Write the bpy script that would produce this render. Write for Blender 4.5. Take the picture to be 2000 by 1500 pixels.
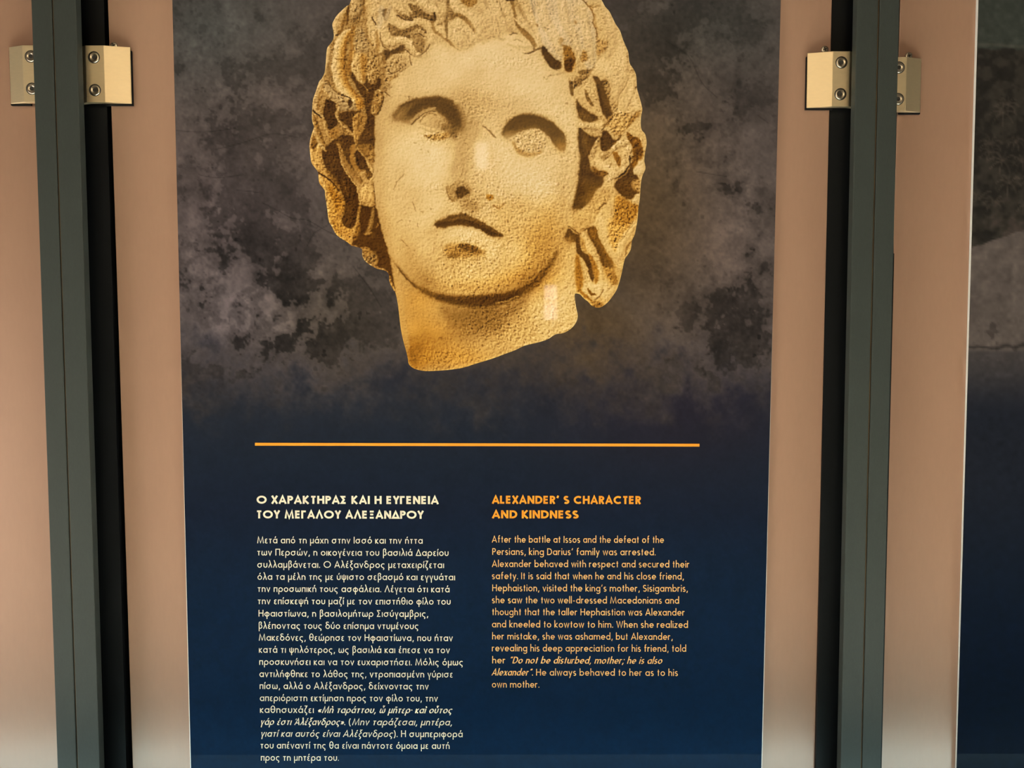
import bpy, bmesh, math, unicodedata
import numpy as np
from mathutils import Vector, Matrix

for o in list(bpy.data.objects): bpy.data.objects.remove(o, do_unlink=True)
SC = bpy.context.scene
COL = SC.collection

# ------------------------------------------------------------------ camera, world, lights, exposure
FPX = 1500.0                                   # focal length for a frame 2000 wide
PITCH, ROLL = math.radians(-3.06), math.radians(-0.10)
CAM = np.array([0.0, 0.0, 1.55])
fwd = np.array([0, math.cos(PITCH), math.sin(PITCH)]); up0 = np.array([0, -math.sin(PITCH), math.cos(PITCH)]); r0 = np.array([1., 0, 0])
right = r0 * math.cos(ROLL) + up0 * math.sin(ROLL); up = -r0 * math.sin(ROLL) + up0 * math.cos(ROLL)
cam_data = bpy.data.cameras.new('camera'); cam_data.sensor_width = 36.0; cam_data.lens = 36.0 * FPX / 2000.0
cam_data.clip_start = 0.01; cam_data.clip_end = 60
cam = bpy.data.objects.new('camera', cam_data); COL.objects.link(cam)
M = Matrix(((right[0], up[0], -fwd[0], CAM[0]), (right[1], up[1], -fwd[1], CAM[1]), (right[2], up[2], -fwd[2], CAM[2]), (0, 0, 0, 1)))
cam.matrix_world = M
SC.camera = cam

world = bpy.data.worlds.new('world'); SC.world = world; world.use_nodes = True
world.node_tree.nodes['Background'].inputs[0].default_value = (1.0, 0.84, 0.68, 1)
world.node_tree.nodes['Background'].inputs[1].default_value = 0.05

def area(name, loc, target, sx, sy, watts, col):
    l = bpy.data.lights.new(name, 'AREA'); l.shape = 'RECTANGLE'; l.size = sx; l.size_y = sy; l.energy = watts; l.color = col
    o = bpy.data.objects.new(name, l); COL.objects.link(o); o.location = loc
    o.rotation_euler = (Vector(target) - Vector(loc)).to_track_quat('-Z', 'Y').to_euler()
    return o
area('fill_light_left', (-3.1, -0.7, 0.75), (-0.1, 1.0, 1.25), 1.2, 1.7, 50, (1.0, 0.93, 0.82))  # unseen fill added low at the side to light the prints evenly
area('fill_light_right', (3.3, -0.6, 1.0), (0.0, 1.0, 1.3), 1.0, 1.7, 7, (1.0, 0.94, 0.86))  # weaker unseen fill added on the other side
area('gallery_light_ceiling', (-0.25, -2.4, 3.0), (-0.1, 1.0, 1.5), 2.6, 1.2, 31, (1.0, 0.80, 0.48))
wash = area('added_wash_light', (0.05, 0.40, 3.25), (0.05, 0.44, 0.0), 3.4, 0.05, 285, (0.84, 1.0, 0.99)); wash.data.spread = math.radians(26)  # unseen lamp added to brighten the ledge and the panel bottoms

SC.view_settings.view_transform = 'Standard'; SC.view_settings.look = 'None'
SC.view_settings.exposure = -0.06; SC.view_settings.gamma = 1.0; SC.view_settings.use_curve_mapping = False
# ------------------------------------------------------------------ helpers
TILT = math.radians(0.40)                     # the panels lean a hair forward at the top
BOARD_Y = 1.0                                 # front of the backing boards at camera height
PRINT_OFF = 0.006                             # the printed boards stand this far proud of them

def plane_pt(x, z, off=0.0):
    """a point of the leaning panel plane, `off` metres in front of it"""
    return (x, BOARD_Y - (z - CAM[2]) * math.tan(TILT) - off, z)

def unproject(px, py, off=0.0):
    """picture units -> points of the panel plane (arrays)"""
    px = np.asarray(px, float); py = np.asarray(py, float)
    d = ((px - 1000) / FPX)[..., None] * right + ((750 - py) / FPX)[..., None] * up + fwd
    n = np.array([0, 1.0, math.tan(TILT)]); k = BOARD_Y - off + CAM[2] * math.tan(TILT)
    t = (k - CAM @ n) / (d @ n)
    return CAM + d * t[..., None]

def on_plane(px, py, y):
    d = (px - 1000) / FPX * right + (750 - py) / FPX * up + fwd
    t = (y - CAM[1]) / d[1]
    return CAM + d * t

def srgb(r, g, b):
    f = lambda v: (v / 255 / 12.92) if v / 255 <= .04045 else ((v / 255 + .055) / 1.055) ** 2.4
    return (f(r), f(g), f(b), 1)

def lin(a):
    return np.where(a <= .04045, a / 12.92, ((a + .055) / 1.055) ** 2.4)

def material(name, base, rough=.5, metal=0., spec=.5, noise=None, bump=None, coat=0., coat_rough=.05, attr=None, gain=1.):
    m = bpy.data.materials.new(name); m.use_nodes = True; nt = m.node_tree; b = nt.nodes['Principled BSDF']
    b.inputs['Base Color'].default_value = base; b.inputs['Roughness'].default_value = rough; b.inputs['Metallic'].default_value = metal
    b.inputs['Specular IOR Level'].default_value = spec; b.inputs['Coat Weight'].default_value = coat; b.inputs['Coat Roughness'].default_value = coat_rough
    tc = nt.nodes.new('ShaderNodeTexCoord')
    src = None
    if attr:
        a = nt.nodes.new('ShaderNodeAttribute'); a.attribute_name = attr; src = a.outputs['Color']
    if noise:
        sc, amt, stretch = noise
        mp = nt.nodes.new('ShaderNodeMapping'); mp.inputs['Scale'].default_value = stretch; nt.links.new(tc.outputs['Object'], mp.inputs[0])
        n = nt.nodes.new('ShaderNodeTexNoise'); n.inputs['Scale'].default_value = sc; n.inputs['Detail'].default_value = 4; nt.links.new(mp.outputs[0], n.inputs['Vector'])
        r = nt.nodes.new('ShaderNodeMapRange'); r.inputs['To Min'].default_value = (1 - amt) * gain; r.inputs['To Max'].default_value = (1 + amt) * gain; nt.links.new(n.outputs['Fac'], r.inputs[0])
        mx = nt.nodes.new('ShaderNodeVectorMath'); mx.operation = 'SCALE'; nt.links.new(r.outputs[0], mx.inputs['Scale'])
        if src is not None: nt.links.new(src, mx.inputs[0])
        else: mx.inputs[0].default_value = base[:3]
        src = mx.outputs[0]
    if src is not None: nt.links.new(src, b.inputs['Base Color'])
    if bump:
        n = nt.nodes.new('ShaderNodeTexNoise'); n.inputs['Scale'].default_value = bump[0]; nt.links.new(tc.outputs['Object'], n.inputs['Vector'])
        bp = nt.nodes.new('ShaderNodeBump'); bp.inputs['Strength'].default_value = bump[1]; bp.inputs['Distance'].default_value = .0004
        nt.links.new(n.outputs['Fac'], bp.inputs['Height']); nt.links.new(bp.outputs[0], b.inputs['Normal'])
    return m

MAT = dict(
    taupe=material('champagne_aluminium', (.335, .176, .112, 1), .38, .22, .5, coat=.9, coat_rough=.3, noise=(240, .05, (1, 1, .25)), bump=(900, .12)),
    edge=material('white_board_edge', (.86, .84, .80, 1), .4, noise=(60, .03, (1, 1, 1))),
    post=material('dark_grey_paint', (.027, .029, .025, 1), .5, 0, .25, noise=(700, .16, (1, 1, .3)), bump=(1500, .25)),
    black=material('black_recess', (.002, .002, .0024, 1), .5, 0, .2, noise=(50, .2, (1, 1, 1))),
    brass=material('brown_seal', (.10, .055, .02, 1), .4, .3, noise=(300, .4, (1, 1, .1))),
    nickel=material('satin_nickel', (.80, .63, .40, 1), .47, 1.0, .5, noise=(500, .05, (.2, 1, 1)), bump=(1600, .06)),
    screw=material('stainless_screw', (.55, .46, .36, 1), .28, 1.0, noise=(800, .1, (1, 1, 1))),
    dark=material('dark_gap', (.02, .016, .012, 1), .6, noise=(80, .2, (1, 1, 1))),
    pad_shade=material('black_clamp_shadow', (.004, .003, .003, 1), .8, 0, .1, noise=(200, .2, (1, 1, 1))),  # black that stands in for the shadow beside the clamps
    ink=material('printed_picture', (1, 1, 1, 1), .5, 0, .03, noise=(1400, .05, (1, 1, 1)), attr='ink', coat=.035, coat_rough=.025),
    cream=material('cream_print', srgb(252, 236, 208), .5, 0, .03, noise=(500, .02, (1, 1, 1)), coat=.035, coat_rough=.025),
    orange=material('orange_print', srgb(230, 144, 46), .5, 0, .03, noise=(500, .03, (1, 1, 1)), coat=.035, coat_rough=.025),
    peach=material('peach_print', srgb(247, 185, 116), .5, 0, .03, noise=(500, .02, (1, 1, 1)), coat=.035, coat_rough=.025),
    floor=material('pale_stone_floor', (.70, .63, .54, 1), .45, noise=(3, .12, (1, 1, 1))),
    wall=material('brown_plaster', (.16, .115, .085, 1), .8, noise=(6, .1, (1, 1, 1))),
    ceil=material('dark_ceiling', (.10, .085, .075, 1), .8, noise=(6, .1, (1, 1, 1))),
    stone=material('bounce_ledge_white', (.60, .80, .83, 1), .5, noise=(9, .05, (1, 1, 1))),  # cool tint so the added ledge throws whitish light back
)

def new_obj(name, verts, faces, mat, parent=None, smooth=False):
    me = bpy.data.meshes.new(name); me.from_pydata([tuple(map(float, v)) for v in verts], [], [tuple(map(int, f)) for f in faces]); me.update()
    if mat is not None: me.materials.append(mat)
    if smooth:
        for p in me.polygons: p.use_smooth = True
    o = bpy.data.objects.new(name, me); COL.objects.link(o)
    if parent is not None: o.parent = parent
    return o

def big_mesh(name, V, Q, mat, parent, rgb=None):
    """dense sheet from arrays, with its ink as a colour attribute"""
    me = bpy.data.meshes.new(name); V = np.ascontiguousarray(V, np.float32); Q = np.ascontiguousarray(Q, np.int32)
    me.vertices.add(len(V)); me.vertices.foreach_set('co', V.ravel())
    me.loops.add(Q.size); me.loops.foreach_set('vertex_index', Q.ravel())
    me.polygons.add(len(Q)); me.polygons.foreach_set('loop_start', np.arange(0, Q.size, 4, dtype=np.int32))
    me.update(calc_edges=True)
    if rgb is not None:
        a = me.color_attributes.new('ink', 'FLOAT_COLOR', 'POINT')
        c = np.ones((len(V), 4), np.float32); c[:, :3] = rgb; a.data.foreach_set('color', c.ravel())
    me.materials.append(mat)
    o = bpy.data.objects.new(name, me); COL.objects.link(o)
    if parent is not None: o.parent = parent
    return o

def empty(name, loc, label, cat, group=None):
    o = bpy.data.objects.new(name, None); COL.objects.link(o); o.location = loc; o.empty_display_size = .05
    tag(o, label, cat, group); return o

def tag(o, label=None, cat=None, group=None, kind=None):
    if label: o['label'] = label
    if cat: o['category'] = cat
    if group: o['group'] = group
    if kind: o['kind'] = kind

def adopt(o, root):
    """parent built in world space"""
    bpy.context.view_layer.update()
    o.parent = root; o.matrix_parent_inverse = Matrix.Translation(root.location).inverted()
    return o

def box_bm(bm, lo, hi, warp=None):
    vs = [bm.verts.new((x, y, z)) for x in (lo[0], hi[0]) for y in (lo[1], hi[1]) for z in (lo[2], hi[2])]
    for f in ((0, 1, 3, 2), (4, 6, 7, 5), (0, 4, 5, 1), (2, 3, 7, 6), (0, 2, 6, 4), (1, 5, 7, 3)): bm.faces.new([vs[i] for i in f])
    return vs

def finish(name, bm, mat, root=None, bevel=0., seg=2, smooth=False):
    bmesh.ops.recalc_face_normals(bm, faces=bm.faces)
    if bevel: bmesh.ops.bevel(bm, geom=[e for e in bm.edges], offset=bevel, segments=seg, affect='EDGES', profile=.6)
    me = bpy.data.meshes.new(name); bm.to_mesh(me); bm.free(); me.materials.append(mat)
    if smooth:
        for p in me.polygons: p.use_smooth = True
    o = bpy.data.objects.new(name, me); COL.objects.link(o)
    if root is not None: adopt(o, root)
    return o

def box(name, lo, hi, mat, root=None, bevel=0.):
    bm = bmesh.new(); box_bm(bm, lo, hi); return finish(name, bm, mat, root, bevel)

def leaning_slab(name, corners, off_back, off_front, mat, root, bevel=0.):
    """a board in the leaning plane; corners are (x, z)"""
    bm = bmesh.new(); a = [bm.verts.new(plane_pt(x, z, off_back)) for x, z in corners]; b = [bm.verts.new(plane_pt(x, z, off_front)) for x, z in corners]
    bm.faces.new(a); bm.faces.new(b[::-1]); n = len(a)
    for i in range(n): bm.faces.new((a[i], b[i], b[(i + 1) % n], a[(i + 1) % n]))
    return finish(name, bm, mat, root, bevel)

# ------------------------------------------------------------------ the room
def plank(name, lo, hi, mat):
    o = box(name, lo, hi, mat); tag(o, kind='structure'); return o
plank('floor', (-5, -4.6, -.1), (5, 1.6, 0), MAT['floor'])
plank('ceiling', (-5, -4.6, 3.3), (5, 1.6, 3.4), MAT['ceil'])
plank('wall_front', (-5, 1.35, 0), (5, 1.6, 3.3), MAT['black'])
plank('wall_rear', (-5, -4.6, 0), (5, -4.4, 3.3), MAT['wall'])
plank('wall_left', (-5.2, -4.6, 0), (-5, 1.6, 3.3), MAT['wall'])
plank('wall_right', (5, -4.6, 0), (5.2, 1.6, 3.3), MAT['wall'])
LEDGE_Z = 0.905
ledge = box('bounce_ledge', (-1.9, .825, 0), (2.0, 1.345, LEDGE_Z), MAT['stone'], bevel=.006)  # added below the view to bounce white light onto the boards
tag(ledge, 'unseen pale ledge added to reflect light onto the panel bottoms', 'ledge')

# ------------------------------------------------------------------ panels
Z0, Z1 = LEDGE_Z + .004, 2.62
CX = dict(a=(-1.62, -.606), b=(-.5110, .4059), c=(.4925, 1.52))          # board edges
def flat_corners(xl, xr, z0, z1, rot=0.):
    cx, cz = (xl + xr) / 2, (z0 + z1) / 2; out = []
    for x, z in ((xl, z0), (xr, z0), (xr, z1), (xl, z1)):
        dx, dz = x - cx, z - cz; out.append((cx + dx * math.cos(rot) - dz * math.sin(rot), cz + dx * math.sin(rot) + dz * math.cos(rot)))
    return out

def panel(key, label, pl, pr, rot):
    xl, xr = CX[key]
    root = empty('exhibition_panel', plane_pt((xl + xr) / 2, Z0), label, 'panel')
    bb = leaning_slab('backing_board', flat_corners(xl, xr, Z0, Z1), -.012, 0., MAT['taupe'], root, .0006)
    bb['label'] = 'brownish satin metal backing board'
    pb = leaning_slab('print_board', flat_corners(pl, pr, .935, 2.34, rot), .0002, PRINT_OFF, MAT['edge'], root, .0003)
    return root, pb

def print_edges(pxl, pxr):
    """edges measured at the top and bottom of the picture -> rotated rectangle"""
    (a, b), (c, d) = [[unproject(np.array([x]), np.array([y]), PRINT_OFF)[0] for x, y in zip(e, (0, 1500))] for e in (pxl, pxr)]
    rot = -((a[0] - b[0]) / (a[2] - b[2]) + (c[0] - d[0]) / (c[2] - d[2])) / 2
    zc = (.935 + 2.34) / 2; f = lambda p, q: p[0] + (q[0] - p[0]) * (zc - p[2]) / (q[2] - p[2])
    return f(a, b), f(c, d), rot
pl, pr, prot = print_edges((336.5, 373), (1525, 1487))
panel_b, print_b = panel('b', 'central panel printed with a marble head above Greek and English text, between the posts', pl, pr, prot)
panel_c, print_c = panel('c', 'panel at the right edge showing a dark photograph of palms and a sandy slope', .5905, 1.36, .0066)
panel_a, print_a = panel('a', 'panel at the left edge with only its bare brownish margin in view', -1.46, -.700, 0.)
# ------------------------------------------------------------------ lettering: a geometric one-weight alphabet drawn with strokes
XH, ASC, DSC = .68, 1.10, -.36
def arc(cx, cy, rx, ry, a0, a1, n=14):
    t = np.radians(np.linspace(a0, a1, n)); return [(cx + rx * math.cos(v), cy + ry * math.sin(v)) for v in t]
def glyph(ch, w):
    """strokes (point lists) of one letter; w = stroke width, cap height = 1"""
    h = w / 2; R = XH / 2 - h; r = .30 - h * .6; m = XH / 2; T = 1 - h; X = XH - h
    ring = arc(r, m, r, R, 0, 360, 22)
    arch = lambda x0, a: [(x0, 0), (x0, XH)], 
    def n_arch(x0, a): return [[(x0, 0), (x0, XH)], arc(x0 + a, X - a, a, a, 180, 0, 10) + [(x0 + 2 * a, 0)]]
    a_ = .215
    L = {
    'a': [ring, [(2*r,0),(2*r,XH)]], 'b': [ring, [(0,0),(0,ASC)]], 'c': [arc(r,m,r,R,48,312)], 'd': [ring, [(2*r,0),(2*r,ASC)]],
    'e': [[(0,m)]+[(2*r,m)]+arc(r,m,r,R,0,318)[1:]], 'f': [[(.1,0),(.1,ASC-.2)]+arc(.26,ASC-.2,.16,.2-h,180,80,7)[1:], [(-.04,X),(.28,X)]],
    'g': [ring, [(2*r,XH),(2*r,-.1)]+arc(r,-.1,r,.26-h,0,-150,10)[1:]], 'h': [[(0,0),(0,ASC)], n_arch(0,a_)[1]], 'i': [[(0,0),(0,XH)], [(0,.86),(0,.86+w*1.15)]],
    'k': [[(0,0),(0,ASC)], [(.40,XH),(.03,.34),(.42,0)]], 'l': [[(0,0),(0,ASC)]], 'm': n_arch(0,a_)+[n_arch(2*a_,a_)[1]], 'n': n_arch(0,a_), 'o': [ring],
    'p': [ring, [(0,DSC),(0,XH)]], 'q': [ring, [(2*r,DSC),(2*r,XH)]], 'r': [[(0,0),(0,XH)], arc(.19,X-.19,.19,.19,180,62,7)],
    's': [arc(.17,m+.155,.155,.185-h*.55,40,255,10)+arc(.17,m-.155,.165,.185-h*.55,85,-145,10)], 't': [[(.12,0),(.12,.92)], [(-.02,X),(.26,X)]],
    'u': [[(0,XH),(0,.215+h)]+arc(a_,a_+h,a_,a_,180,360,10)+[(2*a_,XH)], [(2*a_,XH),(2*a_,0)]], 'v': [[(0,XH),(.23,h*.4),(.46,XH)]],
    'w': [[(0,XH),(.18,h*.4),(.36,XH),(.54,h*.4),(.72,XH)]], 'x': [[(0,0),(.44,XH)],[(0,XH),(.44,0)]], 'y': [[(0,XH),(.23,.02)],[(.46,XH),(.1,DSC)]], 'z': [[(.02,X),(.38,X),(.02,h),(.4,h)]],
    'A': [[(0,0),(.36,1-h*.5),(.72,0)], [(.13,.30),(.59,.30)]], 'C': [arc(.44,.5,.44,.5-h,48,312,18)], 'D': [[(0,h),(.22,h)]+arc(.22,.5,.40,.5-h,-90,90,14)+[(0,T)], [(0,0),(0,1)]],
    'E': [[(0,0),(0,1)], [(0,T),(.42,T)], [(0,.52),(.40,.52)], [(0,h),(.42,h)]], 'H': [[(0,0),(0,1)], [(.58,0),(.58,1)], [(0,.52),(.58,.52)]], 'I': [[(0,0),(0,1)]],
    'K': [[(0,0),(0,1)], [(.50,1),(.05,.5),(.54,0)]], 'L': [[(0,1),(0,0)], [(0,h),(.40,h)]], 'M': [[(0,0),(.12,1-h*.5),(.43,.06),(.74,1-h*.5),(.86,0)]], 'N': [[(0,0),(0,1)], [(0,1-h*.4),(.58,h*.4)], [(.58,0),(.58,1)]],
    'O': [arc(.46,.5,.46,.5-h,0,360,28)], 'P': [[(0,0),(0,1)], [(0,T),(.2,T)]+arc(.2,.72-h*.2,.22,.28-h*.8,90,-90,10)+[(0,.44+h*.6)]], 'R': [[(0,0),(0,1)], [(0,T),(.2,T)]+arc(.2,.72-h*.2,.22,.28-h*.8,90,-90,10)+[(0,.44+h*.6)], [(.2,.44),(.44,0)]],
    'S': [arc(.24,.74-h*.3,.21,.26-h*.7,35,262,11)+arc(.24,.26+h*.2,.24,.27-h*.8,82,-145,11)], 'T': [[(.25,0),(.25,1)], [(0,T),(.5,T)]], 'W': [[(0,1),(.24,h*.4),(.47,.95),(.70,h*.4),(.94,1)]], 'X': [[(0,0),(.58,1)],[(0,1),(.58,0)]],
    'Γ': [[(0,0),(0,1)], [(0,T),(.42,T)]], 'Δ': [[(.03,h),(.36,1-h),(.69,h),(.03,h)]], 'Λ': [[(0,0),(.34,1-h*.5),(.68,0)]], 'Ξ': [[(0,T),(.46,T)], [(.05,.52),(.41,.52)], [(0,h),(.46,h)]], 'Π': [[(0,0),(0,T),(.56,T),(.56,0)]],
    'Σ': [[(.48,T),(.05,T),(.30,.52),(.05,h),(.5,h)]], 'Υ': [[(0,1),(.28,.46)], [(.56,1),(.28,.46),(.28,0)]],
    'β': [[(0,DSC),(0,.86)]+arc(.17,.86,.17,.22-h,180,-60,12)+arc(.17,.34,.23,.33-h,60,-150,12)], 'γ': [[(0,XH),(.22,.04),(.44,XH)], [(.22,.08),(.22,DSC)]],
    'δ': [ring, arc(.24,.88,.19,.17-h*.4,30,200,8)+[(.10,.76),(.40,.60)]], 'ε': [arc(.2,m+.16,.17,.18-h*.7,50,270,9), arc(.2,m-.155,.19,.185-h*.6,90,312,9)], 'ζ': [[(.04,ASC-h),(.36,ASC-h),(.16,.62),(.06,.32),(.14,.06),(.34,-.04),(.30,-.26),(.20,-.30)]],
    'θ': [arc(.26,.54,.26,.56-h,0,360,24), [(0,.54),(.52,.54)]], 'ι': [[(0,0),(0,XH)]], 'κ': [[(0,0),(0,XH)], [(.36,XH),(.03,.33),(.38,0)]], 'λ': [[(.06,ASC),(.14,ASC-.06),(.46,0)], [(0,0),(.25,.60)]],
    'μ': [[(0,DSC),(0,XH)], [(0,.24),(.03,.12)]+arc(.2,.2+h,.19,.2,205,345,8)+[(.42,.3)], [(.42,0),(.42,XH)]], 'ξ': [[(.04,ASC-h),(.34,ASC-h),(.12,.84),(.32,.60),(.08,.46),(.06,.2),(.2,.06),(.36,-.04),(.32,-.26),(.2,-.30)]],
    'π': [[(0,0),(0,X),(.42,X),(.42,0)]], 'ρ': [ring, [(0,DSC),(0,m)]], 'σ': [ring, [(r,X),(.62,X)]], 'ς': [arc(r,m,r,R,50,262,14)+[(.36,-.03),(.38,-.16),(.28,-.28)]], 'τ': [[(.2,0),(.2,XH)], [(0,X),(.4,X)]],
    'υ': [[(0,XH),(0,.215+h)]+arc(a_,a_+h,a_,a_,180,360,10)+[(2*a_,XH)]], 'φ': [arc(.31,m,.31,R,0,360,22), [(.31,DSC),(.31,XH+.06)]], 'ψ': [[(0,XH),(0,.3)]+arc(.27,.3,.27,.3-h,180,360,12)+[(.54,XH)], [(.27,DSC),(.27,XH+.1)]],
    'ω': [[(.04,XH),(0,.3)]+arc(.17,.22,.17,.22-h,180,350,9)+[(.345,.56)]+arc(.52,.22,.17,.22-h,190,360,9)+[(.69,.3),(.65,XH)]],
    '.': [[(0,0),(0,w*1.2)]], ',': [[(.09,w*1.1),(0,-.18)]], ';': [[(.09,w*1.1),(0,-.18)], [(.09,XH-w*1.1),(.09,XH)]], '·': [[(0,.4),(0,.4+w*1.2)]], '’': [[(.10,1.02),(0,.72)]], '-': [[(0,.36),(.26,.36)]],
    '“': [[(.0,.78),(.09,1.0)], [(.17,.78),(.26,1.0)]], '”': [[(.09,1.02),(0,.78)], [(.26,1.02),(.17,.78)]], '«': [[(.17,.56),(0,.34),(.17,.12)], [(.38,.56),(.21,.34),(.38,.12)]], '»': [[(0,.56),(.17,.34),(0,.12)], [(.21,.56),(.38,.34),(.21,.12)]],
    '(': [arc(.42,.42,.42,.72,125,235,10)], ')': [arc(-.24,.42,.42,.72,55,-55,10)],
    }
    same = {'α':'a','η':'n','ο':'o','ν':'v','χ':'x','Α':'A','Ε':'E','Η':'H','Ι':'I','Κ':'K','Μ':'M','Ν':'N','Ο':'O','Ρ':'P','Τ':'T','Χ':'X'}
    return L[same.get(ch, ch)]
MARKS = {'\u0301': [[(-.03,.80),(.09,1.04)]], '\u0300': [[(.05,.80),(-.07,1.04)]], '\u0342': [[(-.13,.84),(-.05,.93),(.05,.87),(.13,.95)]], '\u0313': [[(.06,1.0),(-.02,.82)]], '\u0314': [[(-.04,1.0),(.04,.82)]]}
TIGHT = set('vwyxzktfr\u03bd\u03bb\u03c4\u03b3\u03c7\u03baAXTWKLY\u0391\u0394\u039b\u03a5\u03a4\u03a7\u0393')

def layout(text, w):
    """-> list of (points, closed-ish, style) in cap-height units and the run's width"""
    out = []; x = 0.; style = 0
    for cl in text:
        if cl in '{[': style = 1 if cl == '{' else 2; continue
        if cl in '}]': style = 0; continue
        if cl == ' ': x += .37 if w < .2 else .42; continue
        d = unicodedata.normalize('NFD', cl); st = glyph(d[0], w); k = .86 if style == 1 else 1.
        x0 = min(p[0] for s in st for p in s); x1 = max(p[0] for s in st for p in s)
        sb = (.055 if d[0] in TIGHT else .078) if w < .2 else (.018 if d[0] in TIGHT else .062)
        x += sb * k + w / 2 - x0 * k
        cap = d[0].isupper(); slant = (0, .27, .22)[style]
        for s in st: out.append(([(x + p[0] * k + p[1] * slant, p[1]) for p in s], style))
        for mk in d[1:]:
            mx = (x0 + x1) / 2 * k; my = 0.
            if cap: mx = x0 * k - .02; my = -.06
            elif mk in '\u0342' and len(d) > 2: my = .16
            elif len(d) > 2 and mk in '\u0313\u0314': my = -.02
            for s in MARKS.get(mk, []): out.append(([(x + mx + p[0] + (p[1] + my) * slant, p[1] + my) for p in s], style))
        x += x1 * k + w / 2 + sb * k
    return out, x

def ribbon(pts, width, nib=None):
    """flat outline of a stroke: points left and right of it"""
    p = np.array(pts, float); keep = [0] + [i for i in range(1, len(p)) if np.hypot(*(p[i] - p[i - 1])) > 1e-6]; p = p[keep]
    closed = len(p) > 3 and np.hypot(*(p[0] - p[-1])) < 1e-3
    if closed: p = p[:-1]
    n = len(p); Lf, Rt = [], []
    for i in range(n):
        a = p[i] - p[i - 1] if (i > 0 or closed) else p[i + 1] - p[i]
        b = p[(i + 1) % n] - p[i] if (i < n - 1 or closed) else p[i] - p[i - 1]
        a = a / np.hypot(*a); b = b / np.hypot(*b); t = a + b; L = np.hypot(*t); t = t / L if L > 1e-3 else a
        nrm = np.array([-t[1], t[0]]); c = max(.5, abs(nrm @ np.array([-b[1], b[0]])))
        hw = width / 2
        if nib is not None: hw = width * (.27 + .48 * abs(math.sin(math.atan2(t[1], t[0]) - nib)))
        Lf.append(p[i] + nrm * hw / c); Rt.append(p[i] - nrm * hw / c)
    return Lf, Rt, closed

def text_line(bag, text, x0, x1, base, size, w, slope=.0026):
    """set one line between two ends measured on the print (picture units)"""
    runs, width = layout(text, w); kx = (x1 - x0) / width
    V, F = bag
    for pts, style in runs:
        Lf, Rt, closed = ribbon(pts, w, None if style != 1 else math.radians(35)); n = len(Lf); b0 = len(V)
        for q in Lf + Rt:
            px = x0 + q[0] * kx; V.append((px, base + slope * (px - x0) - q[1] * size))
        for i in range(n if closed else n - 1):
            j = (i + 1) % n; F.append((b0 + i, b0 + n + i, b0 + n + j, b0 + j))

def text_block(name, lines, size, w, mat, parent, off):
    bag = ([], [])
    for t, a, b, y in lines: text_line(bag, t, a, b, y, size, w)
    V = np.array(bag[0]); P = unproject(V[:, 0], V[:, 1], off)
    return big_mesh(name, P - np.array(parent['_at']), np.array(bag[1]), mat, parent)

GREEK_HEAD = [('Ο ΧΑΡΑΚΤΗΡΑΣ ΚΑΙ Η ΕΥΓΕΝΕΙΑ', 500.2, 857.6, 983.7), ('ΤΟΥ ΜΕΓΑΛΟΥ ΑΛΕΞΑΝΔΡΟΥ', 499.8, 828.4, 1012.4)]
GREEK = [('Μετά από τη μάχη στην Ισσό και την ήττα', 501.4, 826.4, 1061.), ('των Περσών, η οικογένεια του βασιλιά Δαρείου', 501.2, 877, 1084.8), ('συλλαμβάνεται. Ο Αλέξανδρος μεταχειρίζεται', 501.6, 868.2, 1108.6),
 ('όλα τα μέλη της με ύψιστο σεβασμό και εγγυάται', 502, 889.8, 1132.3), ('την προσωπική τους ασφάλεια. Λέγεται ότι κατά', 502, 879, 1155.9), ('την επίσκεψή του μαζί με τον επιστήθιο φίλο του', 502.3, 881, 1179.9),
 ('Ηφαιστίωνα, η βασιλομήτωρ Σισύγαμβρις,', 504, 837.4, 1204.1), ('βλέποντας τους δύο επίσημα ντυμένους', 504, 818.4, 1228.), ('Μακεδόνες, θεώρησε τον Ηφαιστίωνα, που ήταν', 504.6, 885.2, 1251.2),
 ('κατά τι ψηλότερος, ως βασιλιά και έπεσε να τον', 505, 879.4, 1274.8), ('προσκυνήσει και να τον ευχαριστήσει. Μόλις όμως', 505.4, 905.4, 1298.6), ('αντιλήφθηκε το λάθος της, ντροπιασμένη γύρισε', 505.8, 885.6, 1322.2),
 ('πίσω, αλλά ο Αλέξανδρος, δείχνοντας την', 506.2, 838, 1345.7), ('απεριόριστη εκτίμηση προς τον φίλο του, την', 506.6, 856, 1369.2), ('καθησυχάζει {«Μὴ ταράττου, ὦ μῆτερ· καὶ οὗτος}', 507, 882.8, 1392.2),
 ('{γάρ ἐστι Ἀλέξανδρος»}. ([Μην ταράζεσαι, μητέρα,]', 507.3, 883.6, 1415.8), ('[γιατί και αυτός είναι Αλέξανδρος]). Η συμπεριφορά', 507.8, 904.6, 1438.8), ('του απέναντί της θα είναι πάντοτε όμοια με αυτή', 507.6, 879, 1461.8), ('προς τη μητέρα του.', 508.6, 662.6, 1485.6)]
ENGLISH_HEAD = [('ALEXANDER’ S CHARACTER', 960.2, 1253, 983.7), ('AND KINDNESS', 960.2, 1131.2, 1012.2)]
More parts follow.
